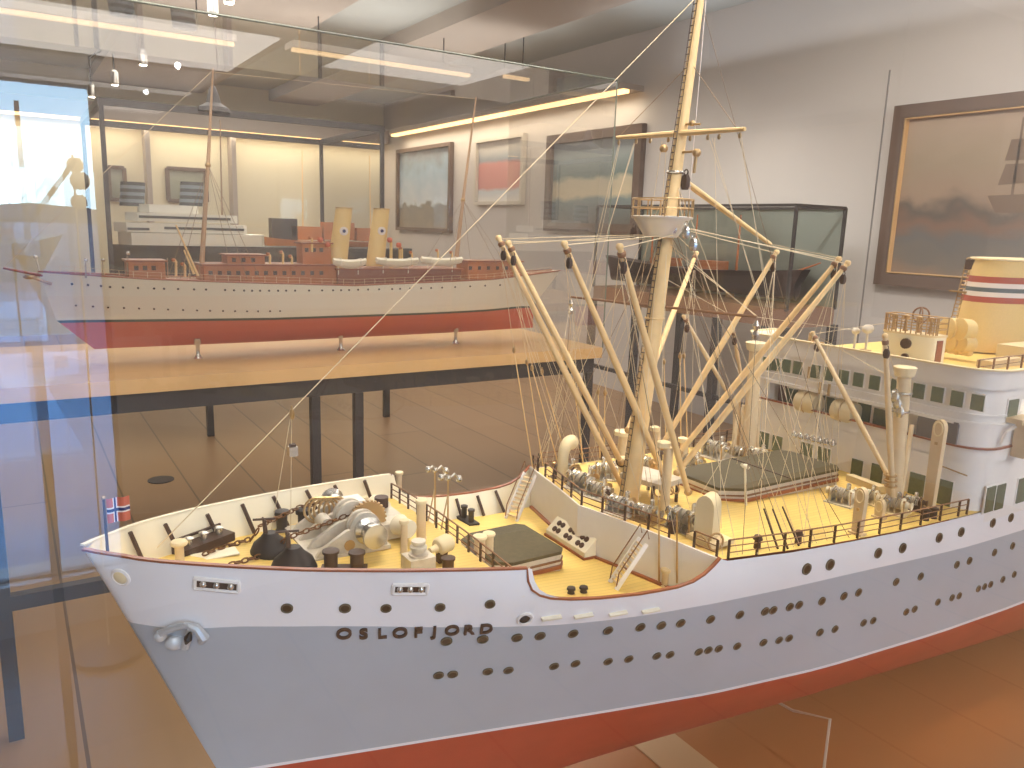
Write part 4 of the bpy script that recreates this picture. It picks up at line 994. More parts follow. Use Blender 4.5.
for i, (x0, x1) in enumerate(((-3.95, -3.25), (-2.35, -1.0), (.3, 1.6))):
    struct(MB().box(((x0+x1)/2, (YF+YB)/2, HC-.07), (x1-x0, YB-YF-.01, .14)).build('trim_%d' % (i+1), M_beam))
# window wall behind the camera, its glazing shows up mirrored in the case glass
YV = 2*YP-YB
wa = wy(97, 83, YV); wX = wy(100, 140, YV).x; wT = wa.z
WX0, WX1, WZ0, WZ1 = wX, wX+.95, .2, wT
W2a, W2b = WX1+.25, XL-.15
m = MB(); t = .2
def wl_box(x0, x1, z0, z1): m.box(((x0+x1)/2, YB+t/2, (z0+z1)/2), (x1-x0, t, z1-z0))
wl_box(XW, WX0, 0, HC); wl_box(WX0, XL, 0, WZ0); wl_box(WX0, XL, WZ1, HC); wl_box(WX1, XL, WZ0, WZ1)
struct(m.build('wall_window', M_wall, smooth=False))
for i, (a, b) in enumerate(((WX0, WX1),)):
    f = struct(MB().path([(a, YB+.05, WZ0), (b, YB+.05, WZ0), (b, YB+.05, WZ1), (a, YB+.05, WZ1)], .03, 4, closed=True).build('window_%d' % (i+1), M_steel))
    MB().tube(((a+b)/2+.35, YB+.05, WZ0), ((a+b)/2+.35, YB+.05, WZ1), .02, .02, 4).build('mullion', M_steel, f)
# outside: water, far shore and quay
M_water = mat('harbour water', (40, 62, 84), .7, spec=.15); M_shore = mat('far shore', (48, 62, 76), .9, var=.3, vscale=.02); M_quay = mat('quay paving', (122, 146, 168), .8, var=.1, vscale=1)
struct(MB().box((0, 210, -3.2), (700, 400, .2)).build('harbour_water', M_water))
m = MB(); rows = [[], []]
for i in range(60):
    x = -300+10*i; rows[0].append((x, 400, -3.05)); rows[1].append((x, 404, 1+2.5*math.sin(i*.7)+2*math.sin(i*.31)+1.5*random.random()))
m.grid(rows); m.grid([[(x, y+6, z) for x, y, z in r] for r in rows]); struct(m.build('far_shore', M_shore))
struct(MB().box((0, 7.4, -1.6), (60, 7.4, 3.0)).build('quay', M_quay))

# ================================================================== lights
def area(name, loc, size, power, col, rot=(0, 0, 0), sy=None, spread=None):
    l = bpy.data.lights.new(name, 'AREA'); l.energy = power; l.color = col; l.size = size
    if sy: l.shape = 'RECTANGLE'; l.size_y = sy
    if spread: l.spread = spread
    o = bpy.data.objects.new(name, l); COL.objects.link(o); o.location = loc; o.rotation_euler = rot; return o
def spot(name, loc, target, power, col, angle=50, blend=.6, radius=.04):
    l = bpy.data.lights.new(name, 'SPOT'); l.energy = power; l.color = col; l.spot_size = math.radians(angle); l.spot_blend = blend; l.shadow_soft_size = radius
    o = bpy.data.objects.new(name, l); COL.objects.link(o); o.location = loc
    o.rotation_euler = (Vector(target)-Vector(loc)).to_track_quat('-Z', 'Y').to_euler(); return o
WARM = (1, .86, .64); WARM2 = (1, .72, .42)
spot('case_spot', (-.35, -.25, 3.1), (-.45, 0, 1.2), 62, WARM, 40)
spot('case_spot', (-1.3, -.3, 3.1), (-1.1, 0, 1.2), 80, (1, .87, .68), 48)
spot('case_spot', (-.6, 1.2, 3.1), (-.75, .1, 1.1), 30, (1, .88, .76), 60)
spot('wall_fill_spot', (-2.2, -1.6, 3.1), (-5, -3.9, .6), 60, (.92, .95, 1), 55, 1)  # cool fill added to brighten the wall below the low case
spot('case_spot', (-4.1, -3.4, 3.1), (-4.7, -3.4, 1.4), 25, (1, .92, .82), 80, 1)  # fill added to brighten the low right case, no fitting modelled
spot('yacht_spot', (-.6, -2.2, 3.1), (-.8, -3.2, 1.1), 60, (1, .92, .78), 70, 1)
b_ = wz(1000, 745, .8); spot('base_spot', (b_.x-.1, b_.y+.3, 2.9), b_, 22, WARM2, 13, 1, .02)
spot('yacht_spot', (-2.2, -2.2, 3.1), (-2.1, -3.2, 1.1), 60, (1, .92, .78), 70, 1)
spot('far_spot', (-1.5, -5.5, 3.1), (-1.6, -6.5, 1.2), 40, WARM, 70)
spot('wall_fill_spot', (-3.0, -1.3, 3.1), (-5, -2.0, 1.9), 90, (1, .9, .78), 95, 1)  # fill added to lift the right wall and large painting
spot('wall_fill_spot', (-3.2, -4.0, 3.1), (-4.6, -4.3, 1.4), 60, (1, .9, .78), 85, 1)  # further fill added towards the right wall
area('ceiling_fill', (-.8, -5.9, 3.0), 2.6, 9, (1, .94, .88), (PI, 0, 0), sy=1.4)  # upward fill added to brighten the ceiling, likewise the next two
area('ceiling_fill', (-3.0, -5.9, 3.0), 2.6, 9, (1, .94, .88), (PI, 0, 0), sy=1.4)
area('ceiling_fill', (-4.4, -2.6, 2.9), 1.0, 9, (.92, .95, 1), (PI, 0, 0), sy=4)
spot('hull_fill_spot', (-1.6, 2.9, 3.1), (-1.2, .2, 1.1), 75, (.96, .98, 1), 60, 1, .03)  # unseen pair of spots added to fill the near hull side
spot('hull_fill_spot', (.7, 2.9, 3.1), (-.2, .2, 1.1), 65, (.96, .98, 1), 60, 1, .03)
area('room_fill', (-1.5, -4.0, 3.1), 3.0, 110, (1, .95, .88), sy=6)  # unseen ceiling areas added as general fill for the room
area('room_fill', (-2.5, -9, 3.1), 3.0, 40, (1, .94, .84), sy=2.5)
area('room_fill', (-.8, 1.9, 3.1), 2.6, 80, (1, .95, .90), sy=2.0)
area('room_fill', (-3.6, .4, 3.1), 1.6, 60, (1, .95, .90), sy=3.0)
pl_ = area('window_portal', ((WX0+WX1)/2, YB+.15, (WZ0+WZ1)/2), WX1-WX0, 1, (1, 1, 1), (PI/2, 0, 0), sy=WZ1-WZ0); pl_.data.cycles.is_portal = True
for o in bpy.data.objects:
    if o.name.startswith('window_portal'): o.rotation_euler = (-PI/2, 0, 0)
w = bpy.data.worlds.new('sky'); SC.world = w; w.use_nodes = True; nt = w.node_tree; bg = nt.nodes['Background']
tc = nt.nodes.new('ShaderNodeTexCoord'); sp = nt.nodes.new('ShaderNodeSeparateXYZ'); rp = nt.nodes.new('ShaderNodeValToRGB'); nt.links.new(tc.outputs['Generated'], sp.inputs[0]); nt.links.new(sp.outputs['Z'], rp.inputs['Fac']); nt.links.new(rp.outputs['Color'], bg.inputs['Color'])
rp.color_ramp.elements[0].position = 0; rp.color_ramp.elements[0].color = (.50, .79, 1, 1); rp.color_ramp.elements[1].position = .5; rp.color_ramp.elements[1].color = (.24, .52, 1, 1)
bg.inputs['Strength'].default_value = 10.5

# ================================================================== REAR YACHT CASE
def bar(a, b, w, mt, name, parent, h=None):
    a, b = Vector(a), Vector(b); h = h or w; lo = [min(a[i], b[i]) for i in range(3)]; hi = [max(a[i], b[i]) for i in range(3)]
    d = [max(hi[i]-lo[i], w if i < 2 else h) for i in range(3)]
    o = MB().box((a+b)/2, d).build(name, mt, parent, smooth=False); o.location = -parent.location; return o
def kid(o, parent): o.location = -parent.location; return o
YN, YFR = -2.76, -3.86
cx0, cx1 = .62, wy(603, 340, YN).x
ztop2 = wy(610, 79, YN).z
bt = wz(340, 378, .85); bz = wy(340, 378, YN).z   # underside of the oak base
yc = empty('display_case', (-1.2, -3.3, 0), 'glass display case on dark legs holding the white yacht, behind the large ship', 'display case')
kid(MB().box(((cx0+cx1)/2, (YN+YFR)/2, bz+.03), (cx0-cx1, YN-YFR, .06)).build('case_base', M_board, yc, smooth=False), yc)
kid(MB().box(((cx0+cx1)/2, (YN+YFR)/2-.01, bz-.045), (cx0-cx1-.06, YN-YFR-.06, .085)).build('case_apron', M_steel, yc, smooth=False), yc)
for X, Y in ((wy(315, 420, YN-.06).x, YN-.06), (wy(358, 420, YN-.06).x, YN-.06), (cx1+.05, YN-.06), (cx0-.05, YN-.06)):
    kid(MB().box((X, Y, (bz-.09)/2), (.042, .042, bz-.09)).build('leg', M_steel, yc, smooth=False), yc)
zb2 = bz+.06
def pane2(name, pts, parent, mt=None):
    m = MB(); m.grid([[pts[0], pts[1]], [pts[3], pts[2]]]); return kid(m.build(name, mt or M_glassdim, parent, recalc=False, smooth=False), parent)
pane2('front_glass', [(cx0, YN, zb2), (cx1, YN, zb2), (cx1, YN, ztop2), (cx0, YN, ztop2)], yc, M_glass)
pane2('rear_glass', [(cx0, YFR, zb2), (cx1, YFR, zb2), (cx1, YFR, ztop2), (cx0, YFR, ztop2)], yc)
pane2('end_glass', [(cx1, YN, zb2), (cx1, YFR, zb2), (cx1, YFR, ztop2), (cx1, YN, ztop2)], yc, glass_mat('end pane glass', .15))
pane2('top_glass', [(cx0, YN, ztop2), (cx1, YN, ztop2), (cx1, YFR, ztop2), (cx0, YFR, ztop2)], yc, glass_mat('top pane glass', .35))
M_edge = mat('green glass edge', (112, 120, 108), .2)
m = MB()
for a, b in (((cx0, YN, ztop2), (cx1, YN, ztop2)), ((cx1, YN, ztop2), (cx1, YFR, ztop2)), ((cx1, YN, zb2), (cx1, YN, ztop2))): m.tube(a, b, .005, .005, 4)
kid(m.build('glass_edges', M_edge, yc), yc)

# ---- the white yacht
yt = empty('ship_model', (0, 0, 0), 'white steam yacht model with red bottom and two buff funnels in the rear case', 'model ship')
YY = -3.25; YH = .17
bowx, stx = wy(38, 272, YY).x, wy(556, 272, YY).x; LY = bowx-stx
zd = lambda px, py: wy(px, py, YY+YH).z
DZ = [(0, zd(42, 274)), (.15, zd(130, 280)), (.5, zd(310, 286)), (.8, zd(440, 280)), (1, zd(548, 272))]
zwl = wy(300, 317, YY+YH).z; zk = wy(300, 342, YY+.10).z
def ysec(s):
    full = min(1, (s/.28))**.75 if s < .28 else (1 if s < .68 else max(.25, 1-((s-.68)/.32)**2*.75))
    wlb = min(1, max(0, (s-.03)/.32))**.9 if s < .6 else max(.0, 1-((s-.6)/.34)**2)
    return full*YH, wlb*YH*.97
m = MB()
for side in (1, -1):
    cols = []
    for i in range(41):
        s = i/40; d = interp(s, DZ); full, wlb = ysec(s); col = []
        for k, z in enumerate((zk, zk+.02, zk+.06, zwl-.012, zwl, zwl+(d-zwl)*.3, zwl+(d-zwl)*.7, d)):
            t = (z-zwl)/(d-zwl); xx = bowx-LY*s
            rake = .055*(1-max(0, t)) if t >= 0 else .055+.14*((zwl-z)/(zwl-zk))
            xx -= rake*max(0, 1-s*3)
            if s > .8: xx += (1-max(0, min(1, t)))*.16*((s-.8)/.2)
            if t < 0: b = wlb*max(0.03, ((z-zk)/(zwl-zk)))**.45
            else: b = wlb+(full-wlb)*t**.8
            col.append((xx, YY+side*max(.002, b), z))
        cols.append(col)
    V = [[m.bm.verts.new(p) for p in c] for c in cols]
    for a, b in zip(V, V[1:]):
        for i in range(7): m.mi = 1 if i < 3 else (2 if i == 3 else 0); m._f([a[i], a[i+1], b[i+1], b[i]])
    if side == 1: va, vb = V[0], V[-1]
    else:
        for A_, B_ in ((va, V[0]), (vb, V[-1])):
            for i in range(7): m.mi = 1 if i < 3 else (2 if i == 3 else 0); m._f([A_[i], A_[i+1], B_[i+1], B_[i]])
M_yw = mat('cream white yacht paint', (232, 226, 206), .4); M_yr = mat('yacht red bottom', (200, 98, 70), .5)
m.build('hull', [M_yw, M_yr, M_green], yt, ang=40)
m = MB(); m.grid([[(bowx-LY*i/40, YY+v*ysec(i/40)[0]*.97, interp(i/40, DZ)-.006) for v in (-1, -.5, 0, .5, 1)] for i in range(41)]); m.build('deck', M_ytdeck, yt, recalc=False)
for sg in (1, -1): MB().path([(bowx-LY*i/40, YY+sg*ysec(i/40)[0], interp(i/40, DZ)) for i in range(41)], .004, 5).build('rail_cap', M_rail, yt)
def yport(px, py, r):
    y = YY+YH
    for _ in range(12):
        p = wy(px, py, y); s = (bowx-p.x)/LY; full, wlb = ysec(s); t = (p.z-zwl)/(interp(s, DZ)-zwl); y = YY+wlb+(full-wlb)*max(0, t)**.8
    MB().lathe((p.x, y-.003, p.z), [(r, 0), (r, .006), (r*.5, .007)], (0, 1, 0), 8).build('porthole', M_portglass, yt)
for px, py in [(72,284),(88,285),(101,286),(110,287),(123,287.5),(138,288),(154,288.5),(164,288.7),(178,289),(194,289.4),(206,289.5),(225,290),(234,290.3),(244,290.5),(252,290.7),(260,290.7),(269,290.7),(278,290.7),(286,290.6),(295,290.6),(309,290.5),(322,290.4),(333,290.3),(341,290.2),(349,290),(358,289.7),(368,289.5),(379,289.3),(392,289),(400,288.8),(410,288.5),(421,288.2),(431,288),(442,287.6),(455,287),(470,286.3),(485,285.6),(500,285)]: yport(px, py, .0052)
for px, py in [(76,305.5),(93,306.5),(108,307.5),(124,308),(139,308.5),(154,309),(168,309.5),(183,310),(197,310.4),(210,310.8),(223,311),(235,311.2),(247,311.3),(258,311.3),(270,311.2),(280,311.1)]: yport(px, py, .0045)
# bowsprit, figurehead, staff
bs0 = wy(60, 279, YY); bs1 = wy(3, 268, YY)
MB().tube(bs0, bs1, .008, .005, 8).build('bowsprit', M_rail, yt)
m = MB(); q = wy(30, 277, YY); m.ball(q, .012, 8, (2.2, .8, .9)); m.tube(q, wy(52, 284, YY+.02), .005, .007); m.build('figurehead', M_brass, yt)
fs2 = MB().tube(wy(41, 277, YY), wy(36, 258, YY), .004, .003, 6).build('jackstaff', M_yw, yt); MB().ball(wy(35.5, 257, YY), .009, 8).build('truck', M_yw, fs2)
# deckhouses
def yhouse(pa, pb, z0d, hw, mt, name='deckhouse', py_top=None, roof=True):
    a = wy(pa, 275, YY).x; b = wy(pb, 275, YY).x; s = (bowx-(a+b)/2)/LY; z0 = interp(s, DZ)+z0d; z1 = wy((pa+pb)/2, py_top, YY+hw).z
    o = MB().box(((a+b)/2, YY, (z0+z1)/2), (abs(a-b), hw*2, z1-z0)).build(name, mt, yt, smooth=False)
    if roof: MB().box(((a+b)/2, YY, z1+.004), (abs(a-b)+.02, hw*2+.02, .008)).build('house_roof', M_rail, o, smooth=False)
    return o
yhouse(127, 163, -.01, .075, M_mahog, py_top=262); yhouse(200, 330, -.01, .1, M_mahog, py_top=266); yhouse(225, 262, .04, .06, M_mahog, 'wheelhouse', py_top=256)
yhouse(330, 452, -.01, .11, mat('dark mahogany bulwark', (140, 84, 64), .5, var=.1, vscale=6), py_top=270); yhouse(462, 515, -.01, .07, M_mahog, py_top=262); yhouse(300, 328, .03, .05, M_mahog, 'smoking_room', py_top=244)
for pa, pb, py, hw in ((132, 158, 268, .075), (206, 326, 273, .1), (229, 258, 260, .06), (303, 325, 250, .05), (466, 511, 268, .07)):
    n_ = max(3, int((pb-pa)/9)); 
    for k in range(n_):
        q = wy(pa+(pb-pa)*(k+.5)/n_, py, YY+hw+.002); MB().box(q, (.018, .004, .02)).build('deckhouse_window', M_dark, yt, smooth=False)
for px, pt, pb2 in ((176, 262, 276), (185, 266, 277), (270, 256, 268), (283, 254, 268), (292, 258, 268), (312, 240, 252), (402, 250, 266), (412, 254, 266), (438, 252, 266), (452, 254, 266), (520, 262, 272)):
    b = wy(px, pb2, YY+.05); t = wy(px, pt, YY+.05); o2 = MB().path([b, t, t+Vector((.01, .006, .008))], [.006, .006, .01], 8).build('cowl_ventilator', M_funnel if px > 200 else M_spar, yt); MB().ball(t+Vector((.012, .008, .01)), .01, 6).build('cowl_mouth', M_mahog, o2)
m = MB(); NR = 46
for k in range(NR+1):
    s_ = .03+.94*k/NR; b_ = Vector((bowx-LY*s_, YY+ysec(s_)[0]*.96, interp(s_, DZ))); m.tube(b_, b_+Vector((0, 0, .03)), .0012, .0012, 4)
for dz in (.015, .03): m.path([(bowx-LY*(.03+.94*k/NR), YY+ysec(.03+.94*k/NR)[0]*.96, interp(.03+.94*k/NR, DZ)+dz) for k in range(NR+1)], .0009, 4)
m.build('guard_rail', M_post, yt)
MB().path([wy(218, 270, YY+.09), wy(300, 268, YY+.09)], .004, 5).build('hand_rail', M_spar, yt)
# funnels
for px0, px1, pt, pb in ((343, 335, 208, 268), (380.5, 373, 209, 266)):
    t = wy(px0+1, pt, YY); b = wy(px1+2, pb, YY)
    m = MB(); m.skin([m.ring(b, (0, 0, 1), .052, 20, .038), m.ring(t, (0, 0, 1), .044, 20, .033)]); o = m.build('funnel', M_funnel, yt)
    MB().path([t+Vector((.044*math.cos(2*PI*k/20), .033*math.sin(2*PI*k/20), 0)) for k in range(20)], .004, 4, closed=True).build('funnel_lip', M_brass, o)
    c = lerp(b, t, .62)+Vector((.0, .034, 0)); m = MB(); m.lathe(c, [(.022, 0), (.022, .006)], (0, 1, 0), 14); m.build('funnel_badge', M_flagwhite, o); MB().lathe(c+Vector((0, .005, 0)), [(.009, 0), (.009, .004)], (0, 1, 0), 10).build('badge_centre', M_navy, o)
    for k in (0, 1):
        px = px1-13+k*7 if px0 < 360 else px1+18+k*9; vb = wy(px, 268, YY+.04); vt = wy(px, 243+5*k, YY+.04)
        o2 = MB().path([vb, vt, vt+Vector((.012, .008, .012))], [.009, .009, .014], 8).build('cowl_ventilator', M_funnel, yt)
        MB().ball(vt+Vector((.012, .01, .016)), .016, 8).build('cowl_mouth', M_yr, o2)
# lifeboats
def boat(pa, pb, py):
    a, b = wy(pa, py, YY+.13), wy(pb, py, YY+.13); m = MB(); rows = []
    for i in range(13):
        s = i/12; w = .026*math.sin(PI*min(1, max(0, s)))**.5+.001; x = a.x+(b.x-a.x)*s; sh = .008*(2*s-1)**2
        rows.append([(x, YY+.13+w*math.sin(t), a.z+sh+.012-.03*math.cos(t)*(.6+.4*math.sin(PI*s))) for t in [(-PI/2+PI*k/8) for k in range(9)]])
    m.grid(rows); o = m.build('lifeboat', M_yw, yt)
    MB().path([(a.x+(b.x-a.x)*i/12, YY+.13, a.z+.016+.008*(2*i/12-1)**2) for i in range(13)], .012, 5).build('boat_cover', M_ivory, o)
    for s in (.2, .8): q = lerp(a, b, s); MB().path([q+Vector((0, -.02, -.05)), q+Vector((0, -.02, .03)), q+Vector((0, .02, .035)), q+Vector((0, .025, 0))], .003, 4).build('davit', M_yw, o)
boat(333, 366, 265); boat(376, 418, 264); boat(421, 462, 263)
# masts and rigging
for (tx, ty, bx, by, cxm, cym) in ((213, 68, 201, 277, 208, 165), (476, 97, 456, 262, 463, 200)):
    t, b, c = wy(tx, ty, YY), wy(bx, by, YY), wy(cxm, cym, YY)
    t = Vector((b.x+(t.x-b.x), YY, t.z)); o = MB().path([b, c, t], [.013, .009, .004], 10).build('yacht_mast', mat('brown yacht spar', (190, 156, 122), .5), yt)
    MB().ball(c, .014, 8).build('mast_doubling', M_brass, o)
    m = MB()
    for dx, dy in ((-.18, .15), (-.24, .15), (.12, .15), (-.18, -.15), (.12, -.15)): m.tube(c, (b.x+dx, YY+dy, b.z), .0012, .0012, 4)
    m.build('yacht_shrouds', M_dkrope, o)
m = MB(); m.tube(wy(213, 70, YY), bs1, .0012, .0012, 4); m.tube(wy(213, 72, YY), wy(476, 99, YY), .001, .001, 4); m.build('yacht_stays', M_rope, yt)
for pa, pya, pb, pyb in ((198, 276, 176, 225), (194, 274, 184, 250), (438, 285, 458, 306)):
    MB().tube(wy(pa, pya, YY+.1), wy(pb, pyb, YY+.1), .006, .004, 8).build('yacht_boom', M_mahog if pa > 400 else M_spar, yt)
m = MB()
for px, t in ((128, 256), (160, 262), (168, 258), (190, 262), (86, 262), (103, 262)):
    b = wy(px, 278, YY+.06); m.tube(b, wy(px-.5, t, YY+.06), .0035, .003, 5)
m.ball(wy(128, 253, YY+.06), .009, 8); m.ball(wy(86, 260, YY+.06), .008, 8); m.ball(wy(103, 260, YY+.06), .008, 8)
m.build('deck_stanchions', M_silver, yt)
# polished pedestals under the yacht
for px, pa, pb in ((197, 341, 368), (340, 335, 357), (455, 328, 349)):
    a = wy(px, pa, YY+.04); a.y = YY; o = MB().lathe((a.x, YY+.05, zb2), [(.022, 0), (.016, .006), (.009, .02), (.009, .06), (.016, .075), (.016, max(.085, zk+.035-zb2))], n=12).build('pedestal', M_silver, yt)

# ================================================================== FAR LEFT CASE WITH THE WHITE LINER
Y3, Y3b = -5.1, -6.5
x3a, x3b = wy(101, 109, Y3).x, wy(382, 129, Y3).x; z3 = wy(300, 121, Y3).z
c3 = empty('display_case', (-1.5, -5.8, 0), 'dark framed glass display case holding a white liner model, far left beyond the yacht', 'display case')
bz3 = .86
kid(MB().box(((x3a+x3b)/2, (Y3+Y3b)/2, bz3), (x3a-x3b, Y3-Y3b, .07)).build('case_base', M_board, c3, smooth=False), c3)
m = MB()
for a, b in (((x3a, Y3), (x3b, Y3)), ((x3a, Y3b), (x3b, Y3b)), ((x3b, Y3), (x3b, Y3b)), ((x3a, Y3), (x3a, Y3b))):
    m.box(((a[0]+b[0])/2, (a[1]+b[1])/2, z3), (abs(a[0]-b[0])+.035, abs(a[1]-b[1])+.035, .045))
for x in (x3a, x3b):
    for y in (Y3, Y3b):
        m.box((x, y, (z3+bz3)/2), (.028, .028, z3-bz3))
kid(m.build('case_frame', M_steel, c3, smooth=False), c3)
q = wy(214, 117, Y3); kid(MB().lathe((q.x, Y3, z3), [(.11, 0), (.1, .03), (.05, .06), (.035, .12), (.02, .16), (.005, .18)], n=16).build('bell_finial', M_steel, c3), c3)
for x in (wz(212, 437, 0).x, wz(383, 415, 0).x):
    for y in (Y3,): kid(MB().box((x, y, bz3/2-.02), (.045, .045, bz3-.04)).build('leg', M_steel, c3, smooth=False), c3)
pane2('front_glass', [(x3a, Y3, bz3), (x3b, Y3, bz3), (x3b, Y3, z3), (x3a, Y3, z3)], c3)
pane2('rear_glass', [(x3a, Y3b, bz3), (x3b, Y3b, bz3), (x3b, Y3b, z3), (x3a, Y3b, z3)], c3)
pane2('end_glass', [(x3b, Y3, bz3), (x3b, Y3b, bz3), (x3b, Y3b, z3), (x3b, Y3, z3)], c3)
ln = empty('ship_model', (0, 0, 0), 'white passenger liner model with dark striped funnels in the far left case', 'model ship')
YL = -5.75
def ly(px, py, dy=0): return wy(px, py, YL+dy)
def tier(pa, pb, pt, pbm, hw, mt, name, taper=.0):
    a, b = ly(pa, pt, hw), ly(pb, pt, hw); z0 = ly((pa+pb)/2, pbm, hw).z; z1 = a.z if True else 0; x0, x1 = a.x, b.x
    poly = [(x0, YL-hw*.3), (x0, YL+hw*.3), (x0-.06, YL+hw), (x1+.05, YL+hw), (x1, YL+hw*.4), (x1, YL-hw*.4), (x1+.05, YL-hw), (x0-.06, YL-hw)]
    return MB().prism(poly, z0, (z1+b.z)/2).build(name, mt, ln, smooth=False)
M_lw = mat('liner white paint', (222, 220, 208), .5); M_ld = mat('liner dark hull paint', (50, 54, 56), .5)
m = MB(); a = ly(100, 245, .2); b = ly(420, 250, .2); rows = []
for i in range(21):
    s = i/20; w = .2*min(1, (s/.25)**.7 if s > 0 else .02)*(1 if s < .8 else 1-((s-.8)/.2)**2*.8); x = a.x+(b.x-a.x)*s
    rows.append([(x-(.0 if z > 0 else .08*(1-s)), YL+sg*max(.004, w*k), a.z+z) for sg, z, k in ((1, 0, 1), (1, -.12, .95), (1, -.24, .5), (1, -.26, 0.02), (-1, -.26, .02), (-1, -.24, .5), (-1, -.12, .95), (-1, 0, 1))])
m.grid(rows); m.grid([[r[0], r[-1]] for r in rows]); m.build('hull', M_ld, ln)
MB().path([(a.x-.3+(b.x-a.x+.6)*.5, YL, a.z-.25), (a.x-.3+(b.x-a.x+.6)*.5, YL, bz3+.03)], .012).build('pedestal', M_silver, ln)
tier(122, 268, 234, 246, .19, M_lw, 'deck_tier'); o = tier(117, 250, 224, 233, .17, M_lw, 'deck_tier'); tier(128, 240, 214, 222, .15, M_lw, 'deck_tier'); tier(140, 200, 205, 213, .12, M_lw, 'bridge_tier')
for pa, pb, py in ((128, 150, 229), (165, 245, 229), (140, 232, 218)):
    p0, p1 = ly(pa, py, .2), ly(pb, py, .2); dyy = .172 if py > 220 else .152
    MB().box(((p0.x+p1.x)/2, YL+dyy, (p0.z+p1.z)/2), (abs(p0.x-p1.x), .006, .018)).build('promenade_windows', M_ld, ln, smooth=False)
for px in (133, 192):
    t, b = ly(px, 182, 0), ly(px-1, 206, 0); n_ = 7
    fo_ = None
    for k in range(n_):
        m = MB(); p, q = lerp(b, t, k/n_), lerp(b, t, (k+1)/n_); m.skin([m.ring(p, (0, 0, 1), .085, 16, .05), m.ring(q, (0, 0, 1), .083, 16, .048)])
        if fo_ is None: fo_ = m.build('funnel', M_ld, ln)
        else: m.build('funnel_stripe', M_ld if k % 2 == 0 else mat('liner funnel blue grey', (120, 132, 138), .5), fo_)
MB().tube(ly(222, 215), ly(220, 120), .008, .004, 6).build('liner_mast', M_dkrope, ln)
# brown hulled model further right in the same case
bs_ = empty('ship_model', (0, 0, 0), 'small brown and grey steamer model at the right end of the far left case', 'model ship')
def smallship(root, pa, pb, pdeck, YS, hw, dz, mh, extra=()):
    a, b = wy(pa, pdeck, YS), wy(pb, pdeck, YS); m = MB(); rows = []
    for i in range(17):
        s = i/16; w = hw*(math.sin(PI*min(1, max(.0, s*.96+.02)))**.45); x = a.x+(b.x-a.x)*s; sh = .03*(2*s-1)**2
        rows.append([(x+(-.04*(1-2*s) if z < 0 else 0), YS+sg*max(.003, w*k), a.z+z+sh*(1 if z == 0 else 0)) for sg, z, k in ((1, 0, 1), (1, -dz*.5, .92), (1, -dz*.9, .5), (1, -dz, .02), (-1, -dz, .02), (-1, -dz*.9, .5), (-1, -dz*.5, .92), (-1, 0, 1))])
    m.grid(rows); m.grid([[r[0], r[-1]] for r in rows]); m.build('hull', mh, root); return a, b
a, b = smallship(bs_, 262, 366, 240, -6.1, .1, .13, M_mahog)
for pa, pb, pt, pb2, mt in ((270, 296, 218, 240, M_steel), (290, 320, 226, 240, M_mahog), (322, 352, 222, 240, M_mahog)):
    p0, p1 = wy(pa, pt, -6.1), wy(pb, pb2, -6.1); MB().box(((p0.x+p1.x)/2, -6.1, (p0.z+p1.z)/2), (abs(p0.x-p1.x), .1, p0.z-p1.z)).build('deckhouse', mt, bs_, smooth=False)
MB().tube(wy(303, 240, -6.1), wy(302, 150, -6.1), .008, .004, 6).build('mast', M_spar, bs_)
MB().box(((a.x+b.x)/2, -6.1, a.z-.16), (.3, .08, .12)).build('cradle', M_board, bs_, smooth=False)

# ================================================================== RIGHT CASE BY THE WALL WITH THE DARK HULLED SHIP
X4, X4b = -4.05, -4.8
q = wx(797, 205, X4); z4 = q.z; y4r = q.y; y4l = wx(598, 203, X4).y; y4m = y4r-.02; X4b = max(XW+.06, wy(846, 206, y4r).x)
bz4 = wx(790, 312, X4).z
c4 = empty('display_case', (-4.4, -4, 0), 'low dark framed glass case on dark legs beside the right wall, behind the cargo booms', 'display case')
kid(MB().box(((X4+X4b)/2, (y4l+y4r)/2, bz4-.05), (X4-X4b, y4r-y4l, .12)).build('case_base', mat('brown case base', (132, 96, 72), .5, var=.08), c4, smooth=False), c4)
m = MB()
for x in (X4, X4b):
    m.box((x, (y4l+y4r)/2, z4), (.016, y4r-y4l, .018))
    for y in (y4l, y4r): m.box((x, y, (z4+bz4)/2), (.018, .018, z4-bz4))
for y in (y4l, y4r): m.box(((X4+X4b)/2, y, z4), (X4-X4b, .016, .018))
kid(m.build('case_frame', M_steel, c4, smooth=False), c4)
for y in (wx(633, 360, X4).y, wx(714, 360, X4).y, y4r, y4l):
    for x in (X4, X4b): kid(MB().box((x, y, (bz4-.1)/2), (.05, .05, bz4-.1)).build('leg', M_steel, c4, smooth=False), c4)
kid(MB().box((X4, (y4l+y4r)/2, .45), (.03, y4r-y4l, .03)).build('stretcher', M_steel, c4, smooth=False), c4)
M_haze = glass_mat('case end glass', .8)
pane2('front_glass', [(X4, y4l, bz4), (X4, y4r, bz4), (X4, y4r, z4), (X4, y4l, z4)], c4, M_haze)
pane2('rear_glass', [(X4b, y4l, bz4), (X4b, y4r, bz4), (X4b, y4r, z4), (X4b, y4l, z4)], c4, M_glassdim)
kid(MB().box((X4b-.02, (y4l+y4r)/2, (z4+bz4)/2), (.01, y4r-y4l, z4-bz4)).build('case_haze_back', mat('sage glass haze board', (196, 204, 190), .8), c4, smooth=False), c4)  # added board, coloured for the greenish haze of the case glass
ds = empty('ship_model', (0, 0, 0), 'dark hulled sailing ship model in the low case beside the right wall', 'model ship')
a, b = wx(612, 282, -4.4), wx(800, 262, -4.4)
m = MB(); rows = []
zc = bz4+.2
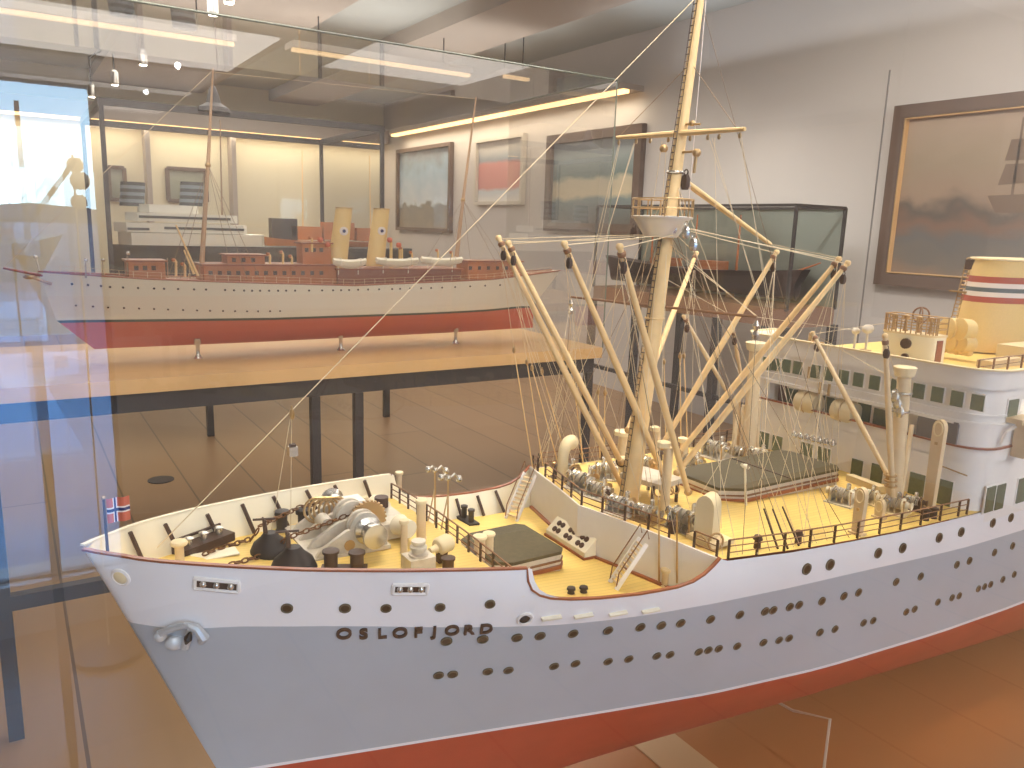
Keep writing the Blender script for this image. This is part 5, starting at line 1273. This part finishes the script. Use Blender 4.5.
for i in range(21):
    s = i/20; w = .13*(math.sin(PI*min(1, max(0, s*.95+.025)))**.45); y = a.y+(b.y-a.y)*s; sh = .05*(2*s-1)**2
    rows.append([(-4.4+sg*max(.003, w*k), y+(.06*(2*s-1) if z == 0 else 0), zc+z+(sh if z == 0 else 0)) for sg, z, k in ((1, 0, 1), (1, -.06, .95), (1, -.14, .5), (1, -.16, .02), (-1, -.16, .02), (-1, -.14, .5), (-1, -.06, .95), (-1, 0, 1))])
m.grid(rows); m.grid([[r[0], r[-1]] for r in rows]); m.build('hull', mat('dark brown ship hull', (66, 50, 46), .5), ds)
m = MB()
for s in (.25, .5, .72): y = a.y+(b.y-a.y)*s; m.tube((-4.4, y, zc), (-4.4, y, z4-.05), .01, .005, 6)
m.build('masts', M_mahog, ds)
m = MB(); m.tube((-4.4, b.y, zc+.04), (-4.4, b.y+.16, zc+.1), .008, .004); m.build('bowsprit', M_mahog, ds)
for s in (.35, .6): y = a.y+(b.y-a.y)*s; MB().box((-4.4, y, zc+.03), (.12, .2, .07)).build('deckhouse', M_mahog, ds, smooth=False)
for s in (.3, .7): y = a.y+(b.y-a.y)*s; MB().box((-4.4, y, bz4+.02), (.06, .03, .06)).build('cradle', M_board, ds, smooth=False)

# ================================================================== PICTURES ON THE RIGHT WALL
def paint_mat(name, stops, axis='Z', noise=.35, scale=6):
    m = bpy.data.materials.new(name); m.use_nodes = True; nt = m.node_tree; b = nt.nodes['Principled BSDF']; b.inputs['Roughness'].default_value = .35
    tc = nt.nodes.new('ShaderNodeTexCoord'); sp = nt.nodes.new('ShaderNodeSeparateXYZ'); nz = nt.nodes.new('ShaderNodeTexNoise'); nz.inputs['Scale'].default_value = scale; nz.inputs['Detail'].default_value = 5
    ad = nt.nodes.new('ShaderNodeMath'); ad.operation = 'MULTIPLY_ADD'; rp = nt.nodes.new('ShaderNodeValToRGB'); L = nt.links.new
    L(tc.outputs['Generated'], sp.inputs[0]); L(tc.outputs['Generated'], nz.inputs['Vector']); L(nz.outputs['Fac'], ad.inputs[0]); ad.inputs[1].default_value = noise
    sb = nt.nodes.new('ShaderNodeMath'); sb.operation = 'SUBTRACT'; L(sp.outputs[axis], sb.inputs[0]); sb.inputs[1].default_value = noise*.5; L(sb.outputs[0], ad.inputs[2]); L(ad.outputs[0], rp.inputs['Fac'])
    e = rp.color_ramp.elements; e[0].position = stops[0][0]; e[0].color = lin(stops[0][1]); e[1].position = stops[-1][0]; e[1].color = lin(stops[-1][1])
    for p, c in stops[1:-1]: k = e.new(p); k.color = lin(c)
    L(rp.outputs['Color'], b.inputs['Base Color']); return m
def picture(y0, y1, z0, z1, pm, fm, label, fw=.07, gold=True, group=None):
    r = empty('framed_painting', (XW+.03, (y0+y1)/2, (z0+z1)/2), label, 'painting', group=group)
    m = MB(); m.path([(XW+.03, y0+fw/2, z0+fw/2), (XW+.03, y1-fw/2, z0+fw/2), (XW+.03, y1-fw/2, z1-fw/2), (XW+.03, y0+fw/2, z1-fw/2)], .01, 4, closed=True); m.bm.clear()
    for a in ((y0+fw/2, (z0+z1)/2, fw, z1-z0), (y1-fw/2, (z0+z1)/2, fw, z1-z0), ((y0+y1)/2, z0+fw/2, y1-y0-2*fw, fw), ((y0+y1)/2, z1-fw/2, y1-y0-2*fw, fw)): m.box((XW+.035, a[0], a[1]), (.06, a[2], a[3]))
    kid(m.build('picture_frame', fm, r, smooth=False), r)
    kid(MB().box((XW+.012, (y0+y1)/2, (z0+z1)/2), (.02, y1-y0-fw, z1-z0-fw)).build('canvas', pm, r, smooth=False), r)
    if gold:
        m = MB(); t = .012; f2 = fw
        for a in ((y0+f2, (z0+z1)/2, t, z1-z0-2*f2), (y1-f2, (z0+z1)/2, t, z1-z0-2*f2), ((y0+y1)/2, z0+f2, y1-y0-2*f2, t), ((y0+y1)/2, z1-f2, y1-y0-2*f2, t)): m.box((XW+.04, a[0], a[1]), (.05, a[2], a[3]))
        kid(m.build('gilt_slip', M_board, r, smooth=False), r)
    return r
XP = XW+.06
tl, bl = wx(895, 106, XP), wx(873, 284, XP)
M_frame = mat('dark brown picture frame wood', (96, 76, 64), .5, var=.15, vscale=5)
bigp = picture(tl.y, tl.y+1.75, bl.z, tl.z, paint_mat('seascape canvas', [(0, (140, 118, 100)), (.12, (112, 106, 98)), (.24, (96, 96, 96)), (.34, (120, 92, 74)), (.42, (84, 76, 68)), (.5, (150, 128, 108)), (.7, (150, 134, 112)), (1, (170, 150, 132))]), M_frame, 'large brown framed seascape painting on the right wall above the ship funnel', .085)
# ship in the painting, thin relief of paint
cy_, cz_ = tl.y+.95, (tl.z+bl.z)/2+.02
m = MB()
def flat(pts):
    A = [m.bm.verts.new((XW+.0235, y, z)) for y, z in pts]; m._f(A)
flat([(cy_-.3, cz_-.02), (cy_-.24, cz_-.12), (cy_+.26, cz_-.12), (cy_+.34, cz_+.0)])
for dy in (-.16, .02, .18):
    flat([(cy_+dy-.008, cz_-.02), (cy_+dy+.008, cz_-.02), (cy_+dy+.006, cz_+.42), (cy_+dy-.006, cz_+.42)])
    flat([(cy_+dy-.09, cz_+.04), (cy_+dy+.07, cz_+.05), (cy_+dy+.05, cz_+.16), (cy_+dy-.06, cz_+.16)]); flat([(cy_+dy-.07, cz_+.18), (cy_+dy+.05, cz_+.18), (cy_+dy+.04, cz_+.3), (cy_+dy-.05, cz_+.3)])
kid(m.build('painted_ship', mat('painted ship brown', (104, 82, 62), .5), bigp, recalc=False, smooth=False), bigp)
def pxpic(l, t_, r_, b_, pm, fm, label, fw=.06, gold=False):
    A = wx(l, t_, XP); B = wx(r_, b_, XP); zt1 = A.z; zb1 = wx(l, b_, XP).z
    return picture(A.y, B.y, zb1, zt1, pm, fm, label, fw, gold)
M_pale = mat('pale frame', (196, 190, 180), .5)
pxpic(396, 150, 449, 230, paint_mat('blue white harbour picture', [(0, (150, 138, 120)), (.28, (120, 118, 112)), (.34, (190, 200, 210)), (.7, (150, 176, 198)), (1, (110, 112, 118))], noise=.5), M_frame, 'wide blue and white picture in brown frame, furthest along the right wall', .05)
pxpic(475, 140, 521, 205, paint_mat('red chart picture', [(0, (220, 214, 208)), (.18, (186, 196, 206)), (.24, (198, 132, 128)), (.62, (204, 138, 134)), (.68, (150, 160, 170)), (1, (224, 214, 200))], noise=.1), M_pale, 'pale framed picture with a red panel, in the middle of the wall row', .04)
pxpic(547, 136, 636, 231, paint_mat('dim blue painting', [(0, (92, 88, 84)), (.3, (120, 140, 144)), (.36, (206, 196, 168)), (.5, (196, 190, 168)), (.56, (104, 128, 128)), (.8, (150, 164, 170)), (1, (136, 138, 138))], noise=.3, scale=3), M_frame, 'dim blue painting in brown frame behind the mast platform', .09)

# ================================================================== WALL WASHERS AND CEILING LIGHT SLOTS
M_glow = mat('warm light diffuser', (255, 226, 170), .5, emit=(255, 206, 138), estr=2.2)
M_glow2 = mat('soft light diffuser', (255, 226, 170), .5, emit=(255, 214, 160), estr=1.1)
ws = empty('wall_washer_light', (XW+.25, -7.5, 2.85), 'long warm light slot along the top of the right wall pictures', 'light fitting')
a, b = wx(620, 93, XW+.28), wx(388, 130, XW+.28)
kid(MB().box((XW+.14, (a.y+b.y)/2, a.z+.07), (.28, abs(a.y-b.y), .05)).build('light_housing', M_beam, ws, smooth=False), ws)
kid(MB().box((XW+.2, (a.y+b.y)/2, a.z+.03), (.07, abs(a.y-b.y)-.02, .035)).build('diffuser', M_glow, ws, smooth=False), ws)
area('washer', (XW+.2, (a.y+b.y)/2, a.z), abs(a.y-b.y), 20, WARM, (0, 0, PI/2), sy=.1)
for i, (pa, pya, pb, pyb) in enumerate(((-40, 10, 235, 43), (291, 52, 470, 76), (503, 78, 529, 80.5))):
    a, b = wz(pa, pya, 2.95), wz(pb, pyb, 2.95); y = -5.9
    a, b = wy(pa, pya, y), wy(pb, pyb, y); z = (a.z+b.z)/2
    t = empty('ceiling_light_slot', ((a.x+b.x)/2, y, z), ['long warm light strip hanging under the ceiling at the left', 'warm ceiling light strip above the yacht funnels', 'shortest ceiling light strip, above the yacht stern'][i], 'light fitting')
    kid(MB().box(((a.x+b.x)/2, y-.05, z+.05), (abs(a.x-b.x), .22, .05)).build('light_housing', M_beam, t, smooth=False), t)
    kid(MB().box(((a.x+b.x)/2, y, z+.012), (abs(a.x-b.x)-.02, .05, .03)).build('diffuser', M_glow2, t, smooth=False), t)
    for s in (.15, .85): q = lerp((a.x, y-.05, z+.07), (b.x, y-.05, z+.07), s); kid(MB().tube(q, (q[0], q[1], HC), .006).build('hanger', M_steel, t), t)
# far wall: lit bays with dividers and two pictures
fw_ = empty('wall_washer_light', (-2, YF+.25, 2.6), 'long warm light slot along the top of the far wall', 'light fitting')
zt_f = wy(300, 139, YF+.15).z
kid(MB().box((-1.6, YF+.15, zt_f+.12), (6.7, .3, .2)).build('light_housing', M_beam, fw_, smooth=False), fw_)
kid(MB().box((-1.6, YF+.2, zt_f+.005), (6.5, .06, .03)).build('diffuser', M_glow, fw_, smooth=False), fw_)
area('far_washer', (-1.6, YF+.25, zt_f-.03), 6.4, 22, WARM, (0, 0, 0), sy=.1)
for i, px in enumerate((147, 231, 322)):
    a = wy(px, 180, YF+.02); struct(MB().box((a.x, YF+.12, zt_f/2), (.06, .24, zt_f)).build('trim_%d' % (4+i), M_beam, smooth=False))
def farpic(l, t_, r_, b_, pm, label):
    A, B = wy(l, t_, YF+.04), wy(r_, b_, YF+.04); r = empty('framed_painting', ((A.x+B.x)/2, YF+.03, (A.z+B.z)/2), label, 'painting'); fw = .05
    m = MB(); w_, h_ = abs(A.x-B.x), A.z-B.z; cx, cz = (A.x+B.x)/2, (A.z+B.z)/2
    for dx, dz, ww, hh in ((-w_/2, 0, fw, h_), (w_/2, 0, fw, h_), (0, -h_/2, w_, fw), (0, h_/2, w_, fw)): m.box((cx+dx, YF+.03, cz+dz), (ww, .05, hh))
    kid(m.build('picture_frame', M_frame, r, smooth=False), r); kid(MB().box((cx, YF+.015, cz), (w_-.01, .02, h_-.01)).build('canvas', pm, r, smooth=False), r)
PG = paint_mat('grey green picture', [(0, (120, 126, 108)), (.5, (140, 146, 128)), (1, (156, 158, 140))], noise=.3)
farpic(108, 167, 126, 200, PG, 'narrow grey green picture at the left end of the far wall'); farpic(167, 168, 207, 202, PG, 'wide grey green picture on the far wall, behind the liner funnel')

# spotlights on a ceiling track
tr = empty('track_light', (-1.4, -5.0, HC-.05), 'ceiling track with small white spotlights, upper left', 'light fitting')
pts = [(229, 3), (213, 15), (143, 65), (115, 85), (92, 97)]
PT = [wz(px, py, 2.98 if i < 2 else 2.9) for i, (px, py) in enumerate(pts)]
for p in PT:
    o = kid(MB().lathe(p+Vector((0, 0, .0)), [(.035, 0), (.038, .02), (.038, .13), (.02, .15)], n=12).build('spot_head', M_silver, tr), tr)
    d = MB().lathe(p+Vector((0, 0, -.004)), [(.03, 0), (.03, .003)], n=12).build('spot_lens', mat('spot lens', (255, 240, 220), .4, emit=(255, 244, 226), estr=25), o)
    s = MB().tube(p+Vector((0, 0, .14)), (p.x, p.y, HC), .008).build('spot_stem', M_steel, o)
m = MB(); m.path([(p.x, p.y, HC-.02) for p in PT], .015, 4); kid(m.build('track', M_steel, tr), tr)

# floor outlet and the dark stand at the left
q = wz(161, 480, 0); tag(MB().lathe((q.x, q.y, 0), [(.075, 0), (.075, .004), (.06, .006)], n=20).build('floor_outlet', M_steel), 'round dark floor outlet cover on the boards left of the ship', 'floor outlet')
q = wz(17, 737, 0); st_ = empty('metal_stand', (q.x, q.y, 0), 'dark steel stand with one leg and a low cross rail at the left edge', 'stand')
kid(MB().box((q.x, q.y, .4), (.04, .04, .8)).build('leg', M_steel, st_, smooth=False), st_)
zr = wy(11, 602, q.y).z
kid(MB().box((q.x-.75, q.y, zr), (1.5, .035, .045)).build('cross_rail', M_steel, st_, smooth=False), st_); kid(MB().box((q.x-1.5, q.y, .25), (.04, .04, .5)).build('leg', M_steel, st_, smooth=False), st_)
kid(MB().box((q.x+.6, q.y, .79), (1.2, .5, .04)).build('top_board', M_board, st_, smooth=False), st_); kid(MB().box((q.x+1.1, q.y, .4), (.04, .04, .8)).build('leg', M_steel, st_, smooth=False), st_)

# things near the window behind the camera, seen mirrored in the case glass
def mir(px, py, yr):  # real point at depth yr whose mirror image in the front glass falls at this pixel
    p = wy(px, py, 2*YP-yr); return Vector((p.x, yr, p.z))
sm = empty('ship_model', (0, 0, 0), 'dark hulled steamer model by the window, mirrored at the left edge', 'model ship')
YR = 2.5; a, b = mir(64, 246, YR), mir(-60, 246, YR); m = MB(); rows = []
for i in range(17):
    s = i/16; w = .16*min(1, (s/.3)**.6 if s > 0 else .02); x = a.x+(b.x-a.x)*s
    rows.append([(x+(.0 if z == 0 else .06*(1-s)), YR+sg*max(.003, w*k), a.z+z+(.03*(1-s)**2 if z == 0 else 0)) for sg, z, k in ((1, 0, 1), (1, -.08, .9), (1, -.17, .4), (1, -.19, .02), (-1, -.19, .02), (-1, -.17, .4), (-1, -.08, .9), (-1, 0, 1))])
m.mi = 0; m.grid(rows); m.grid([[r[0], r[-1]] for r in rows])
for f in m.bm.faces:
    if f.calc_center_median().z < a.z-.1: f.material_index = 1
m.build('hull', [M_ld, M_yr], sm)
m = MB(); q = lerp(a, b, .3); m.tube(q, q+Vector((0, 0, .35)), .008, .005); m.tube(q+Vector((0, 0, .05)), q+Vector((-.12, 0, .22)), .006); q2 = lerp(a, b, .55); m.tube(q2, q2+Vector((0, 0, .3)), .008, .005); m.build('masts', M_ld, sm)
sb = empty('side_table', (a.x+.5, YR, 0), 'thin steel table under the dark model by the window', 'table')
kid(MB().box((a.x+.5, YR, a.z-.2), (.9, .3, .02)).build('table_top', M_steel, sb), sb)
for dx in (.08, .92):
    for dy in (-.13, .13): kid(MB().box((a.x+dx, YR+dy, (a.z-.2)/2), (.02, .02, a.z-.21)).build('leg', M_steel, sb), sb)
gl = empty('window_lamp', mir(75, 190, 3.1), 'stack of three round white shades by the window', 'lamp')
for k, (px, py) in enumerate(((75, 165), (80, 181), (79, 202))): kid(MB().ball(mir(px, py, 3.1), .03 if k == 1 else .025, 12, (1, .5, 1)).build('lamp_shade', M_ivory, gl), gl)
p0, p1 = mir(72, 155, 3.1), mir(72, 225, 3.1); kid(MB().tube(p0, (p0.x, p0.y, 0), .003).build('pole', M_ivory, gl), gl); kid(MB().lathe((p0.x, p0.y, 0), [(.12, 0), (.12, .02), (.01, .04)]).build('lamp_base', M_steel, gl), gl)

# ================================================================== render look
SC.view_settings.view_transform = 'Standard'; SC.view_settings.look = 'None'; SC.view_settings.gamma = 1; SC.view_settings.use_curve_mapping = False
SC.view_settings.exposure = 0.38
SC.cycles.transparent_max_bounces = 32; SC.cycles.max_bounces = 8; SC.cycles.glossy_bounces = 5; SC.cycles.diffuse_bounces = 4
SC.cycles.use_denoising = True; SC.cycles.sample_clamp_indirect = 6.0
